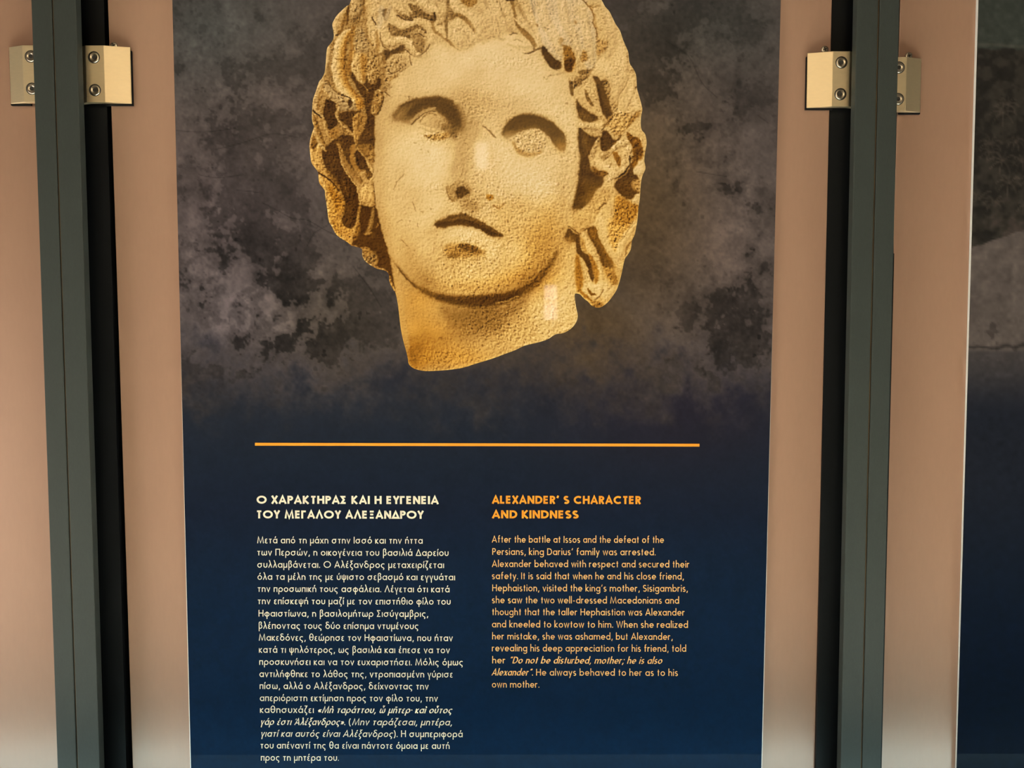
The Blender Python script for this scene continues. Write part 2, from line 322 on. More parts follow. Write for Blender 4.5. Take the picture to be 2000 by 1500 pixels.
ENGLISH = [('After the battle at Issos and the defeat of the', 960, 1297.6, 1059.6), ('Persians, king Darius’ family was arrested.', 960.6, 1281.4, 1083.7), ('Alexander behaved with respect and secured their', 960, 1347.4, 1107.4), ('safety. It is said that when he and his close friend,', 960, 1336.6, 1131),
 ('Hephaistion, visited the king’s mother, Sisigambris,', 960.6, 1344.4, 1154.6), ('she saw the two well-dressed Macedonians and', 960, 1327.2, 1178), ('thought that the taller Hephaistion was Alexander', 960, 1338.2, 1201.3), ('and kneeled to kowtow to him. When she realized', 960, 1344.6, 1225.3),
 ('her mistake, she was ashamed, but Alexander,', 960.4, 1314.8, 1248.8), ('revealing his deep appreciation for his friend, told', 960.2, 1341, 1272), ('her {“Do not be disturbed, mother; he is also}', 960.4, 1293, 1295.6), ('{Alexander”.} He always behaved to her as to his', 959.2, 1325, 1319.2), ('own mother.', 960, 1054.2, 1342.8)]
# ------------------------------------------------------------------ the printed picture, painted stroke by stroke
class Canvas:
    """tone / hue / grain layers over a window of the print, one cell per picture unit"""
    def __init__(s, x0, y0, x1, y1, step):
        s.x0, s.y0, s.step = x0, y0, step
        s.nx = int((x1 - x0) / step) + 1; s.ny = int((y1 - y0) / step) + 1
        s.X, s.Y = np.meshgrid(x0 + np.arange(s.nx) * step, y0 + np.arange(s.ny) * step)
        s.t = np.zeros((s.ny, s.nx)); s.h = np.zeros((s.ny, s.nx)); s.g = np.zeros((s.ny, s.nx)); s.z = np.zeros((s.ny, s.nx))
    def win(s, pts, pad):
        a = np.asarray(pts, float)
        i0 = max(0, int((a[:, 0].min() - pad - s.x0) / s.step)); i1 = min(s.nx, int((a[:, 0].max() + pad - s.x0) / s.step) + 2)
        j0 = max(0, int((a[:, 1].min() - pad - s.y0) / s.step)); j1 = min(s.ny, int((a[:, 1].max() + pad - s.y0) / s.step) + 2)
        return slice(j0, max(j1, j0)), slice(i0, max(i1, i0))
    def mix(s, w, a, t, h=None):
        s.t[w] += (t - s.t[w]) * a
        if h is not None: s.h[w] += (h - s.h[w]) * a

def curve(pts, closed=False, n=6):
    p = np.asarray(pts, float); m = len(p)
    if m < 3: return p
    out = []
    rng_ = range(m) if closed else range(m - 1)
    for i in rng_:
        if closed: a, b, c, d = p[i - 1], p[i], p[(i + 1) % m], p[(i + 2) % m]
        else: a, b, c, d = p[max(i - 1, 0)], p[i], p[i + 1], p[min(i + 2, m - 1)]
        for k in range(n):
            u = k / n
            out.append(.5 * ((2 * b) + (c - a) * u + (2 * a - 5 * b + 4 * c - d) * u * u + (3 * b - a - 3 * c + d) * u ** 3))
    if not closed: out.append(p[-1])
    return np.array(out)

def seg_dist(X, Y, q, closed=False, want=False):
    """distance to a polyline, signed side and parameter along it"""
    best = np.full(X.shape, 1e9); side = np.zeros(X.shape); par = np.zeros(X.shape)
    m = len(q); last = m if closed else m - 1
    for i in range(last):
        a, b = q[i], q[(i + 1) % m]; d = b - a; L = d @ d
        if L < 1e-9: continue
        u = np.clip(((X - a[0]) * d[0] + (Y - a[1]) * d[1]) / L, 0, 1)
        ex, ey = X - a[0] - u * d[0], Y - a[1] - u * d[1]
        dd = ex * ex + ey * ey; k = dd < best
        best = np.where(k, dd, best)
        if want:
            side = np.where(k, np.sign(d[0] * ey - d[1] * ex), side); par = np.where(k, (i + u) / last, par)
    return np.sqrt(best), side, par

def inside(X, Y, q):
    r = np.zeros(X.shape, bool); m = len(q)
    for i in range(m):
        (xa, ya), (xb, yb) = q[i], q[(i + 1) % m]
        if ya == yb: continue
        k = ((ya > Y) != (yb > Y)) & (X < (xb - xa) * (Y - ya) / (yb - ya) + xa)
        r ^= k
    return r

def sstep(v): v = np.clip(v, 0, 1); return v * v * (3 - 2 * v)

def poly(c, pts, t, soft=2., op=1., h=None, g=None):
    q = curve(pts, True, 4); w = c.win(q, soft + 2)
    X, Y = c.X[w], c.Y[w]
    if X.size == 0: return
    d, _, _ = seg_dist(X, Y, q, True); sd = np.where(inside(X, Y, q), d, -d)
    a = sstep(.5 + sd / (2 * soft)) * op
    c.mix(w, a, t, h)
    if g is not None: c.g[w] += (g - c.g[w]) * a
    if t < .4: c.z[w] -= op * 5 * sstep(np.clip(sd + 1, 0, 7) / 7)
    elif soft < 5: c.z[w] += op * 3.2 * np.sqrt(np.clip(sd / 9, 0, 1))

def stroke(c, pts, wd, t, soft=1., op=1., h=None, g=None):
    q = curve(pts, False, 5); mx = max(wd) if isinstance(wd, (list, tuple)) else wd
    w = c.win(q, mx + soft + 2); X, Y = c.X[w], c.Y[w]
    if X.size == 0: return
    d, _, u = seg_dist(X, Y, q, False, True)
    W = np.interp(u, np.linspace(0, 1, len(wd)), wd) if isinstance(wd, (list, tuple)) else wd
    a = sstep(.5 + (W - d) / (2 * soft)) * op
    c.mix(w, a, t, h)
    if g is not None: c.g[w] += (g - c.g[w]) * a
    if soft < 3: c.z[w] += (2.2 if t > .58 else -1.6) * a * np.sqrt(np.clip(1 - (d / np.maximum(W + 1, .5)) ** 2, 0, 1))

def lock(c, pts, wd, tones, soft=1.5, op=1., hues=(0, 0, 0), g=None):
    """a rounded curl of hair: tones from its left edge over the crown to its right edge"""
    q = curve(pts, False, 6); mx = max(wd) if isinstance(wd, (list, tuple)) else wd
    w = c.win(q, mx + soft + 2); X, Y = c.X[w], c.Y[w]
    if X.size == 0: return
    d, sd, u = seg_dist(X, Y, q, False, True)
    W = np.interp(u, np.linspace(0, 1, len(wd)), wd) if isinstance(wd, (list, tuple)) else wd + 0 * d
    v = np.clip(-d * sd / np.maximum(W, .1), -1, 1)          # -1 right of travel ... +1 left (picture y runs down)
    T = np.interp(v, np.linspace(-1, 1, len(tones)), tones); H = np.interp(v, np.linspace(-1, 1, len(hues)), hues)
    a = sstep(.5 + (W - d) / (2 * soft)) * op
    c.t[w] += (T - c.t[w]) * a; c.h[w] += (H - c.h[w]) * a
    c.z[w] += a * np.sqrt(np.clip(1 - v * v, 0, 1)) * np.minimum(W, 12) * .55
    if g is not None: c.g[w] += (g - c.g[w]) * a

def blob(c, x, y, rx, ry, t, op=1., ang=0., h=None, g=None):
    R = max(rx, ry) * 2.4; w = c.win([(x, y)], R); X, Y = c.X[w] - x, c.Y[w] - y
    if X.size == 0: return
    ca, sa = math.cos(math.radians(ang)), math.sin(math.radians(ang))
    a = np.exp(-(((X * ca + Y * sa) / rx) ** 2 + ((-X * sa + Y * ca) / ry) ** 2)) * op
    if t is not None: c.mix(w, a, t, h)
    if g is not None: c.g[w] += (g - c.g[w]) * np.minimum(1, a * 1.3)

def smooth_noise(ny, nx, cell, rng):
    gy, gx = int(ny / cell) + 3, int(nx / cell) + 3
    G = rng.standard_normal((gy, gx))
    y = np.arange(ny) / cell; x = np.arange(nx) / cell
    j = y.astype(int); i = x.astype(int); fy = sstep(y - j)[:, None]; fx = sstep(x - i)[None, :]
    a = G[j][:, i]; b = G[j][:, i + 1]; c_ = G[j + 1][:, i]; d = G[j + 1][:, i + 1]
    return (a * (1 - fx) + b * fx) * (1 - fy) + (c_ * (1 - fx) + d * fx) * fy

def fractal(ny, nx, cell, octs, rng, gain=.55):
    out = np.zeros((ny, nx)); amp = 1.; tot = 0
    for k in range(octs):
        if cell < 1: break
        out += amp * smooth_noise(ny, nx, cell, rng); tot += amp * amp; amp *= gain; cell *= .5
    return out / math.sqrt(tot)

def shift(a, dx, dy): return np.roll(np.roll(a, dy, 0), dx, 1)

TONE = np.array([(0, 30, 17, 7), (.14, 66, 38, 14), (.26, 96, 62, 22), (.38, 134, 92, 38), (.5, 166, 121, 62), (.62, 196, 151, 87),
                 (.74, 218, 176, 110), (.84, 232, 195, 132), (.92, 240, 207, 150), (1., 248, 226, 180)], float)
def tone_rgb(t, h):
    t = np.clip(t, 0, 1)
    rgb = np.stack([np.interp(t, TONE[:, 0], TONE[:, k]) for k in (1, 2, 3)], -1)
    o = np.clip(h, 0, 1)[..., None]; p = np.clip(-h, 0, 1)[..., None]
    L = rgb.mean(-1, keepdims=True)
    rgb = rgb * (1 - o) + rgb * np.array([1.04, .93, .55]) * o
    rgb = rgb * (1 - p) + (rgb * .35 + .65 * L * np.array([1.16, 1.0, .80])) * p
    return np.clip(rgb, 0, 255) / 255.

OUTLINE = [(686,0),(682.5,9),(677,12),(668,20),(658,30),(652,40),(649,48),(651,60),(652,72),(648,82),(640,92),(638,100),(637,112),(636,125),(634,142),(628,154),(623,160),(617,178),(612,192),(610,205),(610,213),(609,224),(610,238),(613,248),(610,258),(606,272),(604.5,285),(605.5,297),(607,312),(610,321),(617,330),(621.5,337),(622,346),(624,358),(630,366),(634.5,373),(635,381),(637.5,397),(639.5,412),(641,425),(643,434),(648,442),(654,454),(661,462),(670,468),(680,474),(685,479),(692,481),(702,484),(707,487),(707.5,498),(711,507),(718,514),(727,520),(737,525),(746,527),(755,530),(760,538),(760,547),(763,556),(768,566),(772.5,572),(777.5,597),(782.5,640),(787.5,665),(794,688),(797,703),(798,710),(803,716),(812,721),(830,724.5),(855,724),(880,722),(905,718),(930,710),(960,701),(987,691),(1007,683.5),(1025,675),(1050,669),(1070,662.5),(1085,653),(1100,650.5),(1115,642),(1125,630),(1128.5,617),(1126,604),(1123.3,587),(1123,574),(1132.7,575),(1140,582.7),(1148,588.7),(1154.7,596),(1162.7,600),(1168.7,601),(1176,598.7),(1186.7,590.7),(1197.3,577.3),(1205.3,564),(1212,542.7),(1216,525.3),(1220,506.7),(1225.3,498.7),(1232,486.7),(1234,470.7),(1239.3,458.7),(1242,446.7),(1245.3,428),(1247,405),(1250,385),(1251,365),(1253,350),(1256,340),(1260,332),(1260.5,325),(1258.5,315),(1259,304),(1261,292),(1263,278),(1260,262),(1254,255),(1251.5,245),(1252,228),(1254.5,215),(1253,205),(1249,190),(1246,180),(1244,172),(1243.5,160),(1242.5,148),(1240,140),(1236,133),(1230,124),(1228,112),(1227,102),(1223,92),(1217,78),(1211,60),(1203,48),(1197,36),(1190,22),(1182,13),(1175,0),(1160,-25),(1130,-60),(1080,-95),(1000,-122),(930,-132),(850,-124),(780,-95),(730,-60),(702,-30)]

FACE = """830 100 .82,880 115 .86,930 95 .88,980 110 .86,1020 130 .85,1060 150 .84,790 160 .78,830 150 .82,880 150 .86,930 160 .82,970 170 .85,1010 170 .87,1050 170 .87,1090 170 .82,1110 195 .8,770 180 .76,752 215 .72,760 240 .72,740 260 .72,742 300 .77,780 290 .85,820 300 .88,850 312 .92,880 305 .88,900 290 .72,910 262 .6,918 240 .62,860 180 .82,900 187 .7,930 200 .72,960 210 .76,990 190 .8,1020 190 .86,1060 195 .87,1090 212 .86,935 250 .84,940 290 .88,945 320 .86,950 350 .78,935 372 .76,962 370 .8,915 300 .74,905 330 .7,893 348 .72,760 330 .76,790 340 .8,830 338 .89,860 335 .9,880 345 .8,742 380 .73,770 390 .77,810 390 .76,850 372 .82,860 400 .88,830 420 .85,790 430 .78,760 440 .74,780 470 .74,820 470 .78,800 510 .68,830 530 .66,860 500 .72,880 410 .8,920 402 .66,960 420 .8,920 452 .9,960 468 .87,880 457 .85,920 530 .76,880 540 .72,905 558 .76,960 545 .78,1000 530 .78,1000 330 .88,1040 332 .87,1080 320 .83,1112 330 .82,980 360 .84,1020 372 .86,1060 380 .9,1100 380 .8,1122 350 .78,1000 400 .75,1040 420 .76,1080 420 .74,1110 420 .74,1000 450 .74,1040 470 .66,1080 460 .66,1100 440 .72,1060 510 .56,1020 500 .82,1032 540 .5,980 562 .6,1080 490 .62,1120 240 .84,1125 280 .84,790 560 .6,800 620 .62,812 690 .5,850 620 .62,850 680 .54,850 712 .56,900 640 .5,900 690 .62,950 630 .46,960 680 .66,1010 612 .6,1020 650 .73,1060 560 .75,1060 610 .82,1080 640 .8,1100 540 .8,1110 580 .83,1110 622 .82,1110 500 .8"""

def paint_head(step=1.0):
    c = Canvas(598, -140, 1270, 732, step); rng = np.random.default_rng(11)
    # broad modelling of the face and neck from a loose net of tones
    num = np.zeros_like(c.X); den = np.zeros_like(c.X) + 1e-12
    for s_ in FACE.split(','):
        x, y, t = map(float, s_.split()); d2 = (c.X - x) ** 2 + (c.Y - y) ** 2
        w = np.exp(-d2 / (2 * 17. ** 2)) + 1e-4 / (1 + d2 / 400); num += w * t; den += w
    c.t = num / den
    c.g += .25
    P = lambda pts, *a, **k: poly(c, pts, *a, **k)
    S = lambda pts, *a, **k: stroke(c, pts, *a, **k)
    K = lambda pts, *a, **k: lock(c, pts, *a, **k)
    B = lambda *a, **k: blob(c, *a, **k)
    # roughness and stains of the stone
    for a in ((930,205,45,28,.9),(985,215,40,35,.6),(1040,275,40,28,.9),(940,340,40,60,.7),(930,400,60,30,.9),(1000,430,60,70,.9),(1050,500,50,60,1.),(910,500,60,40,1.2),(930,550,70,35,1.1),(1000,640,90,45,1.1),(1080,620,50,60,.9),(880,700,60,25,.9),(1080,420,40,90,.8),(1110,300,25,60,.6),(1060,210,60,30,.4),(1000,120,60,12,.6),(850,268,24,9,1.4),(870,245,22,16,.8),(1120,520,30,60,.6),(840,430,40,50,.35),(800,400,50,70,.3),(860,365,24,10,.7)):
        B(a[0], a[1], a[2], a[3], None, g=a[4])
    for a in ((810,650,45,60,.45),(805,700,30,25,.9),(860,660,50,40,.45),(900,700,70,22,.4),(1050,500,50,60,.35),(1070,440,30,60,.2),(1030,545,60,20,.4),(820,580,40,30,.35),(960,560,80,25,.2)):
        w = c.win([(a[0], a[1])], max(a[2:4]) * 2.4)
        c.h[w] += a[4] * np.exp(-((c.X[w] - a[0]) / a[2]) ** 2 - ((c.Y[w] - a[1]) / a[3]) ** 2)
    for a in ((1068,480,32,62,.56,.75,18,.4),(1030,548,55,16,.46,.8,-28,.4),(832,548,42,15,.5,.8,36,.2),(802,505,18,34,.6,.6,-15,.1),(1098,395,13,75,.68,.6,5,.1),(742,300,11,95,.62,.65,0,.1),(752,430,10,60,.64,.6,-12,.1),(905,325,11,34,.6,.7,12,0),(920,243,15,30,.56,.6,0,0),(930,196,46,17,.64,.7,14,.1),(998,206,40,15,.72,.6,-5,0),(920,562,70,9,.58,.6,0,.2),(925,535,42,15,.84,.5,0,0),(868,412,9,22,.72,.5,35,0),(985,420,22,40,.7,.5,-25,.2),(1020,400,30,26,.72,.5,0,.2),(845,470,30,12,.72,.5,0,0),(1000,490,28,22,.86,.5,0,0),(1010,345,30,14,.9,.5,0,0),(960,300,8,36,.78,.5,-5,0),(985,500,14,30,.7,.4,0,.2),(770,205,14,22,.68,.6,20,0),(790,130,14,20,.7,.5,30,0),(890,215,20,14,.6,.5,0,0)):
        B(a[0], a[1], a[2], a[3], a[4], a[5], a[6], h=a[7])
    # jaw, chin and throat
    P([(765,505),(780,523),(800,545),(830,566),(860,577),(900,579),(937,577),(975,576),(1012,566),(1040,548),(1070,515),(1090,490),(1086,505),(1070,535),(1050,560),(1025,577),(1000,588),(975,597),(950,600),(925,601),(900,598),(870,592),(840,581),(812,563),(792,543),(775,522)], .3, 5, .85)
    P([(825,560),(850,572),(900,577),(950,575),(1000,568),(1030,556),(1050,545),(1046,560),(1020,578),(980,594),(920,599),(870,590),(840,578)], .3, 6, .7)
    P([(850,580),(900,582),(950,580),(1000,574),(1020,572),(1000,588),(960,598),(920,600),(880,594)], .22, 5, .8)
    S([(968,592),(990,588),(1012,578)], 1, .6, .8, .8); S([(890,584),(915,582)], .8, .55, .8, .6)
    P([(860,598),(900,605),(950,604),(1000,594),(1030,580),(1015,605),(990,625),(950,640),(900,640),(870,625)], .4, 12, .7)
    S([(760,498),(775,521),(792,541),(812,561)], 1.2, .3, 1, .9)
    K([(764,508),(774,545),(782,600),(790,660),(800,712)], 7, (.6,.66,.72), 3, .6, (.3,.2,.1))
    P([(796,690),(803,680),(812,690),(818,705),(812,716),(803,714)], .42, 6, .7, .9)
    B(862,661,3,3,.36,.8,h=.5); B(856,630,6,5,.46,.5); B(818,680,10,9,.38,.6)
    S([(830,724),(880,721),(930,709),(987,690),(1025,674),(1070,661),(1110,643)], 1.5, .78, 1.5, .6)
    # brows and eyes
    P([(766,231),(770,222),(780,208),(793,200),(812,194),(838,191),(860,190),(880,197),(896,208),(907,225),(910,245),(906,262),(896,270),(888,262),(880,248),(868,232),(855,222),(846,215),(832,216),(818,224),(808,234),(798,240),(783,238),(772,237)], .34, 5, .95, g=.3)
    P([(830,196),(860,195),(882,205),(897,222),(900,245),(890,252),(878,236),(862,220),(845,210),(826,212),(805,226),(796,222),(810,205)], .24, 6, .8)
    B(776,226,16,10,.52,.6,-30); B(800,236,12,6,.5,.5); S([(782,207),(812,194.5),(840,191),(862,191),(884,199)], [1.5,3,4,4,3], .22, 3, .6)
    P([(817,236),(826,225),(840,219),(850,222),(858,232),(868,245),(866,255),(848,258),(830,254),(820,246)], .66, 3, g=.4)
    B(830,236,9,8,.78,.8); B(856,240,9,9,.54,.7); S([(821,238),(828,227),(841,220.5),(852,224)], 1.2, .36, 1.4, .8); S([(884,236),(892,248),(894,262)], [3,4,3], .3, 3, .6); S([(893,205),(903,222),(906,248)], 4, .5, 4, .5)
    S([(801,241),(812,227),(825,218),(838,213.5),(848,211)], 2, .56, 1.2); S([(804,242),(815,232),(828,221.5),(842,217),(850,218)], 1.3, .3, 1.2, .9)
    S([(817,246),(832,252),(850,256),(866,257)], [3,3.5,3,1.5], .82, 2.)
    P([(868,242),(880,244),(896,255),(897,268),(886,272),(874,262),(864,254)], .36, 5, .8, g=.9)
    P([(828,263),(845,262),(862,260),(875,258),(878,266),(868,272),(850,275),(835,271)], .5, 3, .75, .4, g=1.6)
    S([(900,262),(901,285),(893,315),(885,335)], [9,10,9,7], .62, 8, .6)
    S([(760,180),(752,205),(742,235),(735,270),(733,330),(737,390),(745,430),(757,470),(768,505)], 5, .66, 6, .55)
    B(800,190,4,4,.6,.6,g=1.2)
    P([(980,263),(983,250),(992,239),(1000,231),(1012,226.5),(1030,224),(1050,227),(1068,234),(1085,244),(1100,257),(1106,270),(1106,282),(1103,294),(1095,294),(1087,288),(1080,280),(1074,270),(1066,263),(1058,256),(1048,252),(1038,252),(1025,256),(1012,262),(1000,267),(988,271)], .35, 3, g=.2)
    P([(990,255),(1000,240),(1020,230),(1045,230),(1070,240),(1090,252),(1098,268),(1085,272),(1068,258),(1045,248),(1020,252),(1002,260)], .29, 5, .8)
    B(1095,287,11,10,.5,.8,30,h=.4); B(992,266,12,8,.56,.7,-20); B(1015,262,14,6,.48,.5); S([(990,240),(1010,227),(1032,224),(1055,228),(1080,240)], [2,3.5,4,4,3], .25, 3, .6)
    P([(1000,268),(1020,258),(1042,253),(1058,260),(1068,272),(1068,288),(1055,298),(1035,300),(1015,294),(1004,282)], .74, 4, .85, g=1.2)
    S([(1001,278),(1010,292),(1024,301),(1040,303),(1056,297)], [2,4,4.5,4,2], .5, 3, .75, .4)
    S([(944,246),(956,256),(967,268)], [1,2,2], .36, 1.4, .8); S([(978,270),(985,295),(995,315)], 6, .88, 6, .6)
    # nose
    S([(925,262),(918,300),(905,335),(897,355)], [6,8,8,6], .68, 7, .6)
    P([(928,282),(938,276),(948,282),(952,300),(950,322),(942,332),(932,325),(928,305)], .93, 6, .7, -.2, g=.1)
    P([(870,370),(876,362),(888,357),(902,353),(915,360),(921,373),(914,384),(900,390),(886,393),(876,386)], .5, 4, .85, g=.8)
    P([(889,376),(893,368),(900,364),(908,366),(916,373),(915,378),(908,382),(901,386),(893,384)], .26, 2.2)
    S([(873,366),(873,377),(879,388),(887,393)], 1.5, .42, 1.2, .8)
    P([(948,384),(954,380),(961,381),(964,388),(958,391),(951,388)], .5, 1.2, 1, 1.)
    S([(964,400),(970,406),(978,405),(984,397)], [.6,1.4,1.2,.6], .44, .8, .9, .6); S([(940,382),(950,380)], .8, .5, .8, .8)
    P([(902,392),(915,386),(930,395),(935,406),(920,412),(908,406)], .5, 7, .7, g=1.1)
    # mouth
    P([(847,439),(852,432),(865,428),(875,422),(890,418.5),(905,417),(915,420),(930,427),(945,434),(960,443),(975,453),(983,459),(984,463),(975,464.5),(962,463),(953,460),(945,454),(935,449),(922,445),(910,443),(895,441),(880,442.5),(872,446),(860,447),(852,444)], .33, 3)
    P([(850,440),(862,434),(880,432),(905,428),(925,434),(945,442),(962,453),(978,460),(965,461),(948,453),(928,444),(905,438),(882,439),(865,444),(855,443)], .22, 3, .9)
    S([(848,434),(862,427),(880,418),(905,413),(925,421),(950,434),(975,450)], 1.4, .78, 2, .6, g=1.2)
    S([(890,449),(915,450),(940,458)], [4,6,4], .92, 5, .7)
    P([(868,484),(880,478),(900,476),(920,478),(938,486),(946,494),(935,500),(915,502),(895,504),(875,500)], .46, 7, .85, .3, g=1.5)
    P([(895,479),(910,477),(925,481),(938,489),(925,493),(905,489)], .27, 4, .85)
    B(885,500,12,6,.36,.6,-10); B(845,452,14,8,.62,.5)
    for q in ([(806,395),(810,405),(812,412)],[(783,468),(790,475),(797,481)],[(816,436),(817,443)],[(768,370),(778,352),(790,340)],[(775,435),(785,430)]): S(q, .8, .42, .8, .7)
    # shade between cheek and ear
    P([(1131,250),(1140,255),(1150,300),(1154,318),(1158,334),(1176,340),(1181,350),(1178,364),(1166,372),(1160,386),(1146,402),(1135,412),(1122,420),(1117,408),(1122,385),(1128,360),(1131,330),(1132,300),(1130,270)], .3, 4)
    P([(1134,330),(1150,338),(1172,345),(1172,362),(1155,370),(1140,385),(1128,390),(1130,360)], .25, 6, .8)
    S([(1138,402),(1147,388)], 3, .3, 2, .8); S([(1144,285),(1146,300)], 3, .6, 3, .6)
    # ------------- hair, right of the face
    P([(1040,-140),(1180,-140),(1176,0),(1200,40),(1228,100),(1243,150),(1255,215),(1264,280),(1258,340),(1247,420),(1240,460),(1215,530),(1190,590),(1165,602),(1140,584),(1128,560),(1120,500),(1112,446),(1122,425),(1145,408),(1165,375),(1182,355),(1170,335),(1156,325),(1148,300),(1140,255),(1128,225),(1118,195),(1113,160),(1095,140),(1062,110),(1048,80),(1030,40),(1020,-20)], .8, 2.5, .97, .1, g=.5)
    K([(1185,10),(1205,55),(1222,95),(1232,130)], 12, (.8,.82,.74), 3, .8)
    P([(1040,-10),(1136,-4),(1148,12),(1158,24),(1160,42),(1166,66),(1165,90),(1163,124),(1150,135),(1138,120),(1126,100),(1110,88),(1100,100),(1096,120),(1075,104),(1060,86),(1052,62),(1044,35)], .86, 3, .95, -.55, g=.6)
    B(1075,60,30,30,.9,.5,h=-.6); B(1080,15,18,14,.76,.5,30,h=-.6,g=.8); B(1120,70,14,30,.76,.6,h=-.5,g=.8); B(1110,40,10,12,.8,.5); B(1140,80,10,22,.74,.5,h=-.4); B(1132,20,14,18,.88,.6,h=.1)
    S([(1040,0),(1042,25),(1046,50),(1058,75),(1066,92)], [2,2.5,3,3,2], .86, 2, .8)
    S([(1133,-4),(1143,4),(1150,12),(1157,22),(1160,34),(1158,43),(1163,56),(1166,66),(1165,77)], 1.3, .38, 1, .85, .6)
    S([(1152,12),(1160,14),(1172,12)], 1.6, .45, 1.6, .8, .4); S([(1162,30),(1164,52),(1172,58)], [2,3,2], .55, 2, .6, .4); S([(1180,20),(1182,28),(1180,40)], 1, .6, 1, .6)
    P([(1165,75),(1178,78),(1191,80),(1189,88),(1178,101),(1166,109)], .6, 3, .85, .3, g=1.3)
    S([(1192,80),(1187,92),(1177,107),(1166,118)], [.7,1.4,1.2,.8], .42, .9, .85); S([(1192,60),(1192,82)], .8, .6, 1, .5)
    S([(1182,106),(1172,120),(1160,136),(1152,148)], 5, .9, 4, .8)
    P([(1164,127),(1156,137),(1150,149),(1142,157),(1132,167),(1122,172),(1114,168),(1118,155),(1132,146),(1148,137)], .42, 3, .85, g=1.5)
    P([(1154,136),(1146,143),(1135,146),(1128,142),(1140,136)], .32, 2.5, .8)
    P([(1055,90),(1063,90),(1070,98),(1080,110),(1092,118),(1097,122),(1097,132),(1090,137),(1080,135),(1072,128),(1064,115),(1058,103)], .27, 2.2)
    P([(1100,90),(1112,92),(1120,102),(1124,115),(1123,130),(1118,140),(1105,138),(1101,128),(1101,112)], .42, 2.5, .95, .7, g=.8)
    P([(1103,120),(1113,112),(1122,118),(1121,132),(1114,139),(1104,136)], .27, 3)
    S([(1098,92),(1100,115),(1099,140)], 1.6, .88, 1.5); P([(1140,97),(1146,102),(1149,110),(1145,119),(1137,121),(1134,111)], .48, 3, .9, .6, g=1.2)
    S([(1130,114),(1124,130),(1120,141)], 3, .82, 2)
    P([(1112,158),(1119,162),(1121,178),(1120,189),(1114,184)], .36, 2); S([(1121,172),(1132,160),(1146,152)], 1.2, .4, 1)
    P([(1157,149),(1168,150),(1175,157),(1185,157),(1190,168),(1192,185),(1192,196),(1194,210),(1197,222),(1196,232),(1190,236),(1180,228),(1174,212),(1170,195),(1166,175),(1162,162)], .32, 2.5, g=.4)
    P([(1166,165),(1172,175),(1178,200),(1190,215),(1194,228),(1186,230),(1176,215),(1170,190)], .25, 3, .9)
    P([(1178,165),(1188,162),(1196,190),(1203,205),(1206,222),(1199,222),(1192,198),(1184,182)], .58, 3, .8, g=1.6)
    S([(1170,148),(1174,156)], 1, .85, .8)
    S([(1146,160),(1155,180),(1164,200),(1170,215)], [5,6,5,4], .82, 3, .9, g=.8); P([(1141,174),(1146,178),(1152,192),(1160,205),(1158,208),(1149,200),(1143,188)], .4, 2, .9, g=.8)
    P([(1126,194),(1133,204),(1142,212),(1155,221),(1168,228),(1168,234),(1155,239),(1142,238),(1132,232),(1127,220)], .3, 3)
    K([(1134,246),(1150,247),(1168,250),(1177,258)], [5,7,6,3], (.6,.78,.86), 2, g=.7)
    P([(1131,253),(1142,257),(1155,265),(1170,266),(1173,270),(1166,280),(1160,290),(1150,304),(1138,306),(1131,290)], .3, 3)
    K([(1170,270),(1162,288),(1156,304)], 4, (.7,.62,.5), 2, g=1.2)
    P([(1178,256),(1187,257),(1194,266),(1199,273),(1206,272),(1214,265),(1207,276),(1197,286),(1188,294),(1176,295),(1172,283),(1174,268)], .27, 2)
    P([(1188,232),(1200,222),(1218,216),(1232,222),(1230,236),(1220,252),(1208,264),(1197,262),(1188,248),(1180,250)], .66, 3, .9, .2, g=1.7)
    S([(1197,229),(1186,241),(1176,254)], 1.2, .28, 1); S([(1170,228),(1180,236),(1182,246)], 3, .5, 3, .7, g=1)
    P([(1253,212),(1250,222),(1240,234),(1230,246),(1222,254),(1226,240),(1238,224)], .48, 2.5, .9, .5, g=1.2)
    S([(1252,212),(1240,223),(1228,237),(1222,250),(1210,268),(1198,281)], [1.5,1.5,1.5,1.5,2,2], .36, 1.3, .8, .3)
    S([(1228,236),(1221,250),(1214,262)], 1, .93, 1)
    S([(1231,140),(1226,157),(1219,172),(1210,184),(1207,200),(1205,216)], [.7,1.2,1.2,1.2,1,1], .48, 1., .85)
    S([(1234,142),(1229,158),(1222,174),(1213,187)], 1.6, .86, 1.5, .7); S([(1243,169),(1239,181),(1233,192),(1228,206)], [1.4,1.5,1.3,.6], .36, 1.)
    K([(1236,180),(1240,200),(1246,212)], 8, (.8,.86,.84), 3, .7); B(1210,140,16,14,.78,.6,g=.9); B(1185,128,16,18,.88,.6)
    P([(1223,260),(1232,261),(1238,267),(1245,267),(1252,278),(1256,290),(1257,300),(1253,310),(1245,318),(1238,326),(1231,322),(1233,305),(1232,290),(1228,275)], .36, 2, .97, .8, g=1.1)
    P([(1240,285),(1250,285),(1255,298),(1248,305),(1240,300)], .27, 3, .8, .5)
    K([(1200,290),(1212,281),(1224,282),(1228,296),(1226,314),(1217,331),(1203,342),(1188,350)], [5,7,8,8,9,9,8,5], (.66,.84,.86), 1.8, g=.9)
    S([(1164,313),(1172,322),(1183,328),(1193,332)], [4,7,7,6], .92, 3); S([(1168,308),(1178,302)], 3, .8, 2)
    P([(1197,298),(1204,297),(1210,305),(1213,316),(1209,326),(1203,314),(1198,306)], .44, 1.6, .97, .9)
    P([(1170,300),(1180,298),(1190,296),(1186,306),(1180,314),(1172,308)], .55, 3, .8, g=1); S([(1182,312),(1194,301),(1206,288)], .9, .45, 1)
    S([(1190,327),(1195,318)], 1, .5, 1); P([(1157,325),(1168,332),(1182,334),(1186,340),(1176,345),(1162,340)], .34, 3, .9, .5, g=.8)
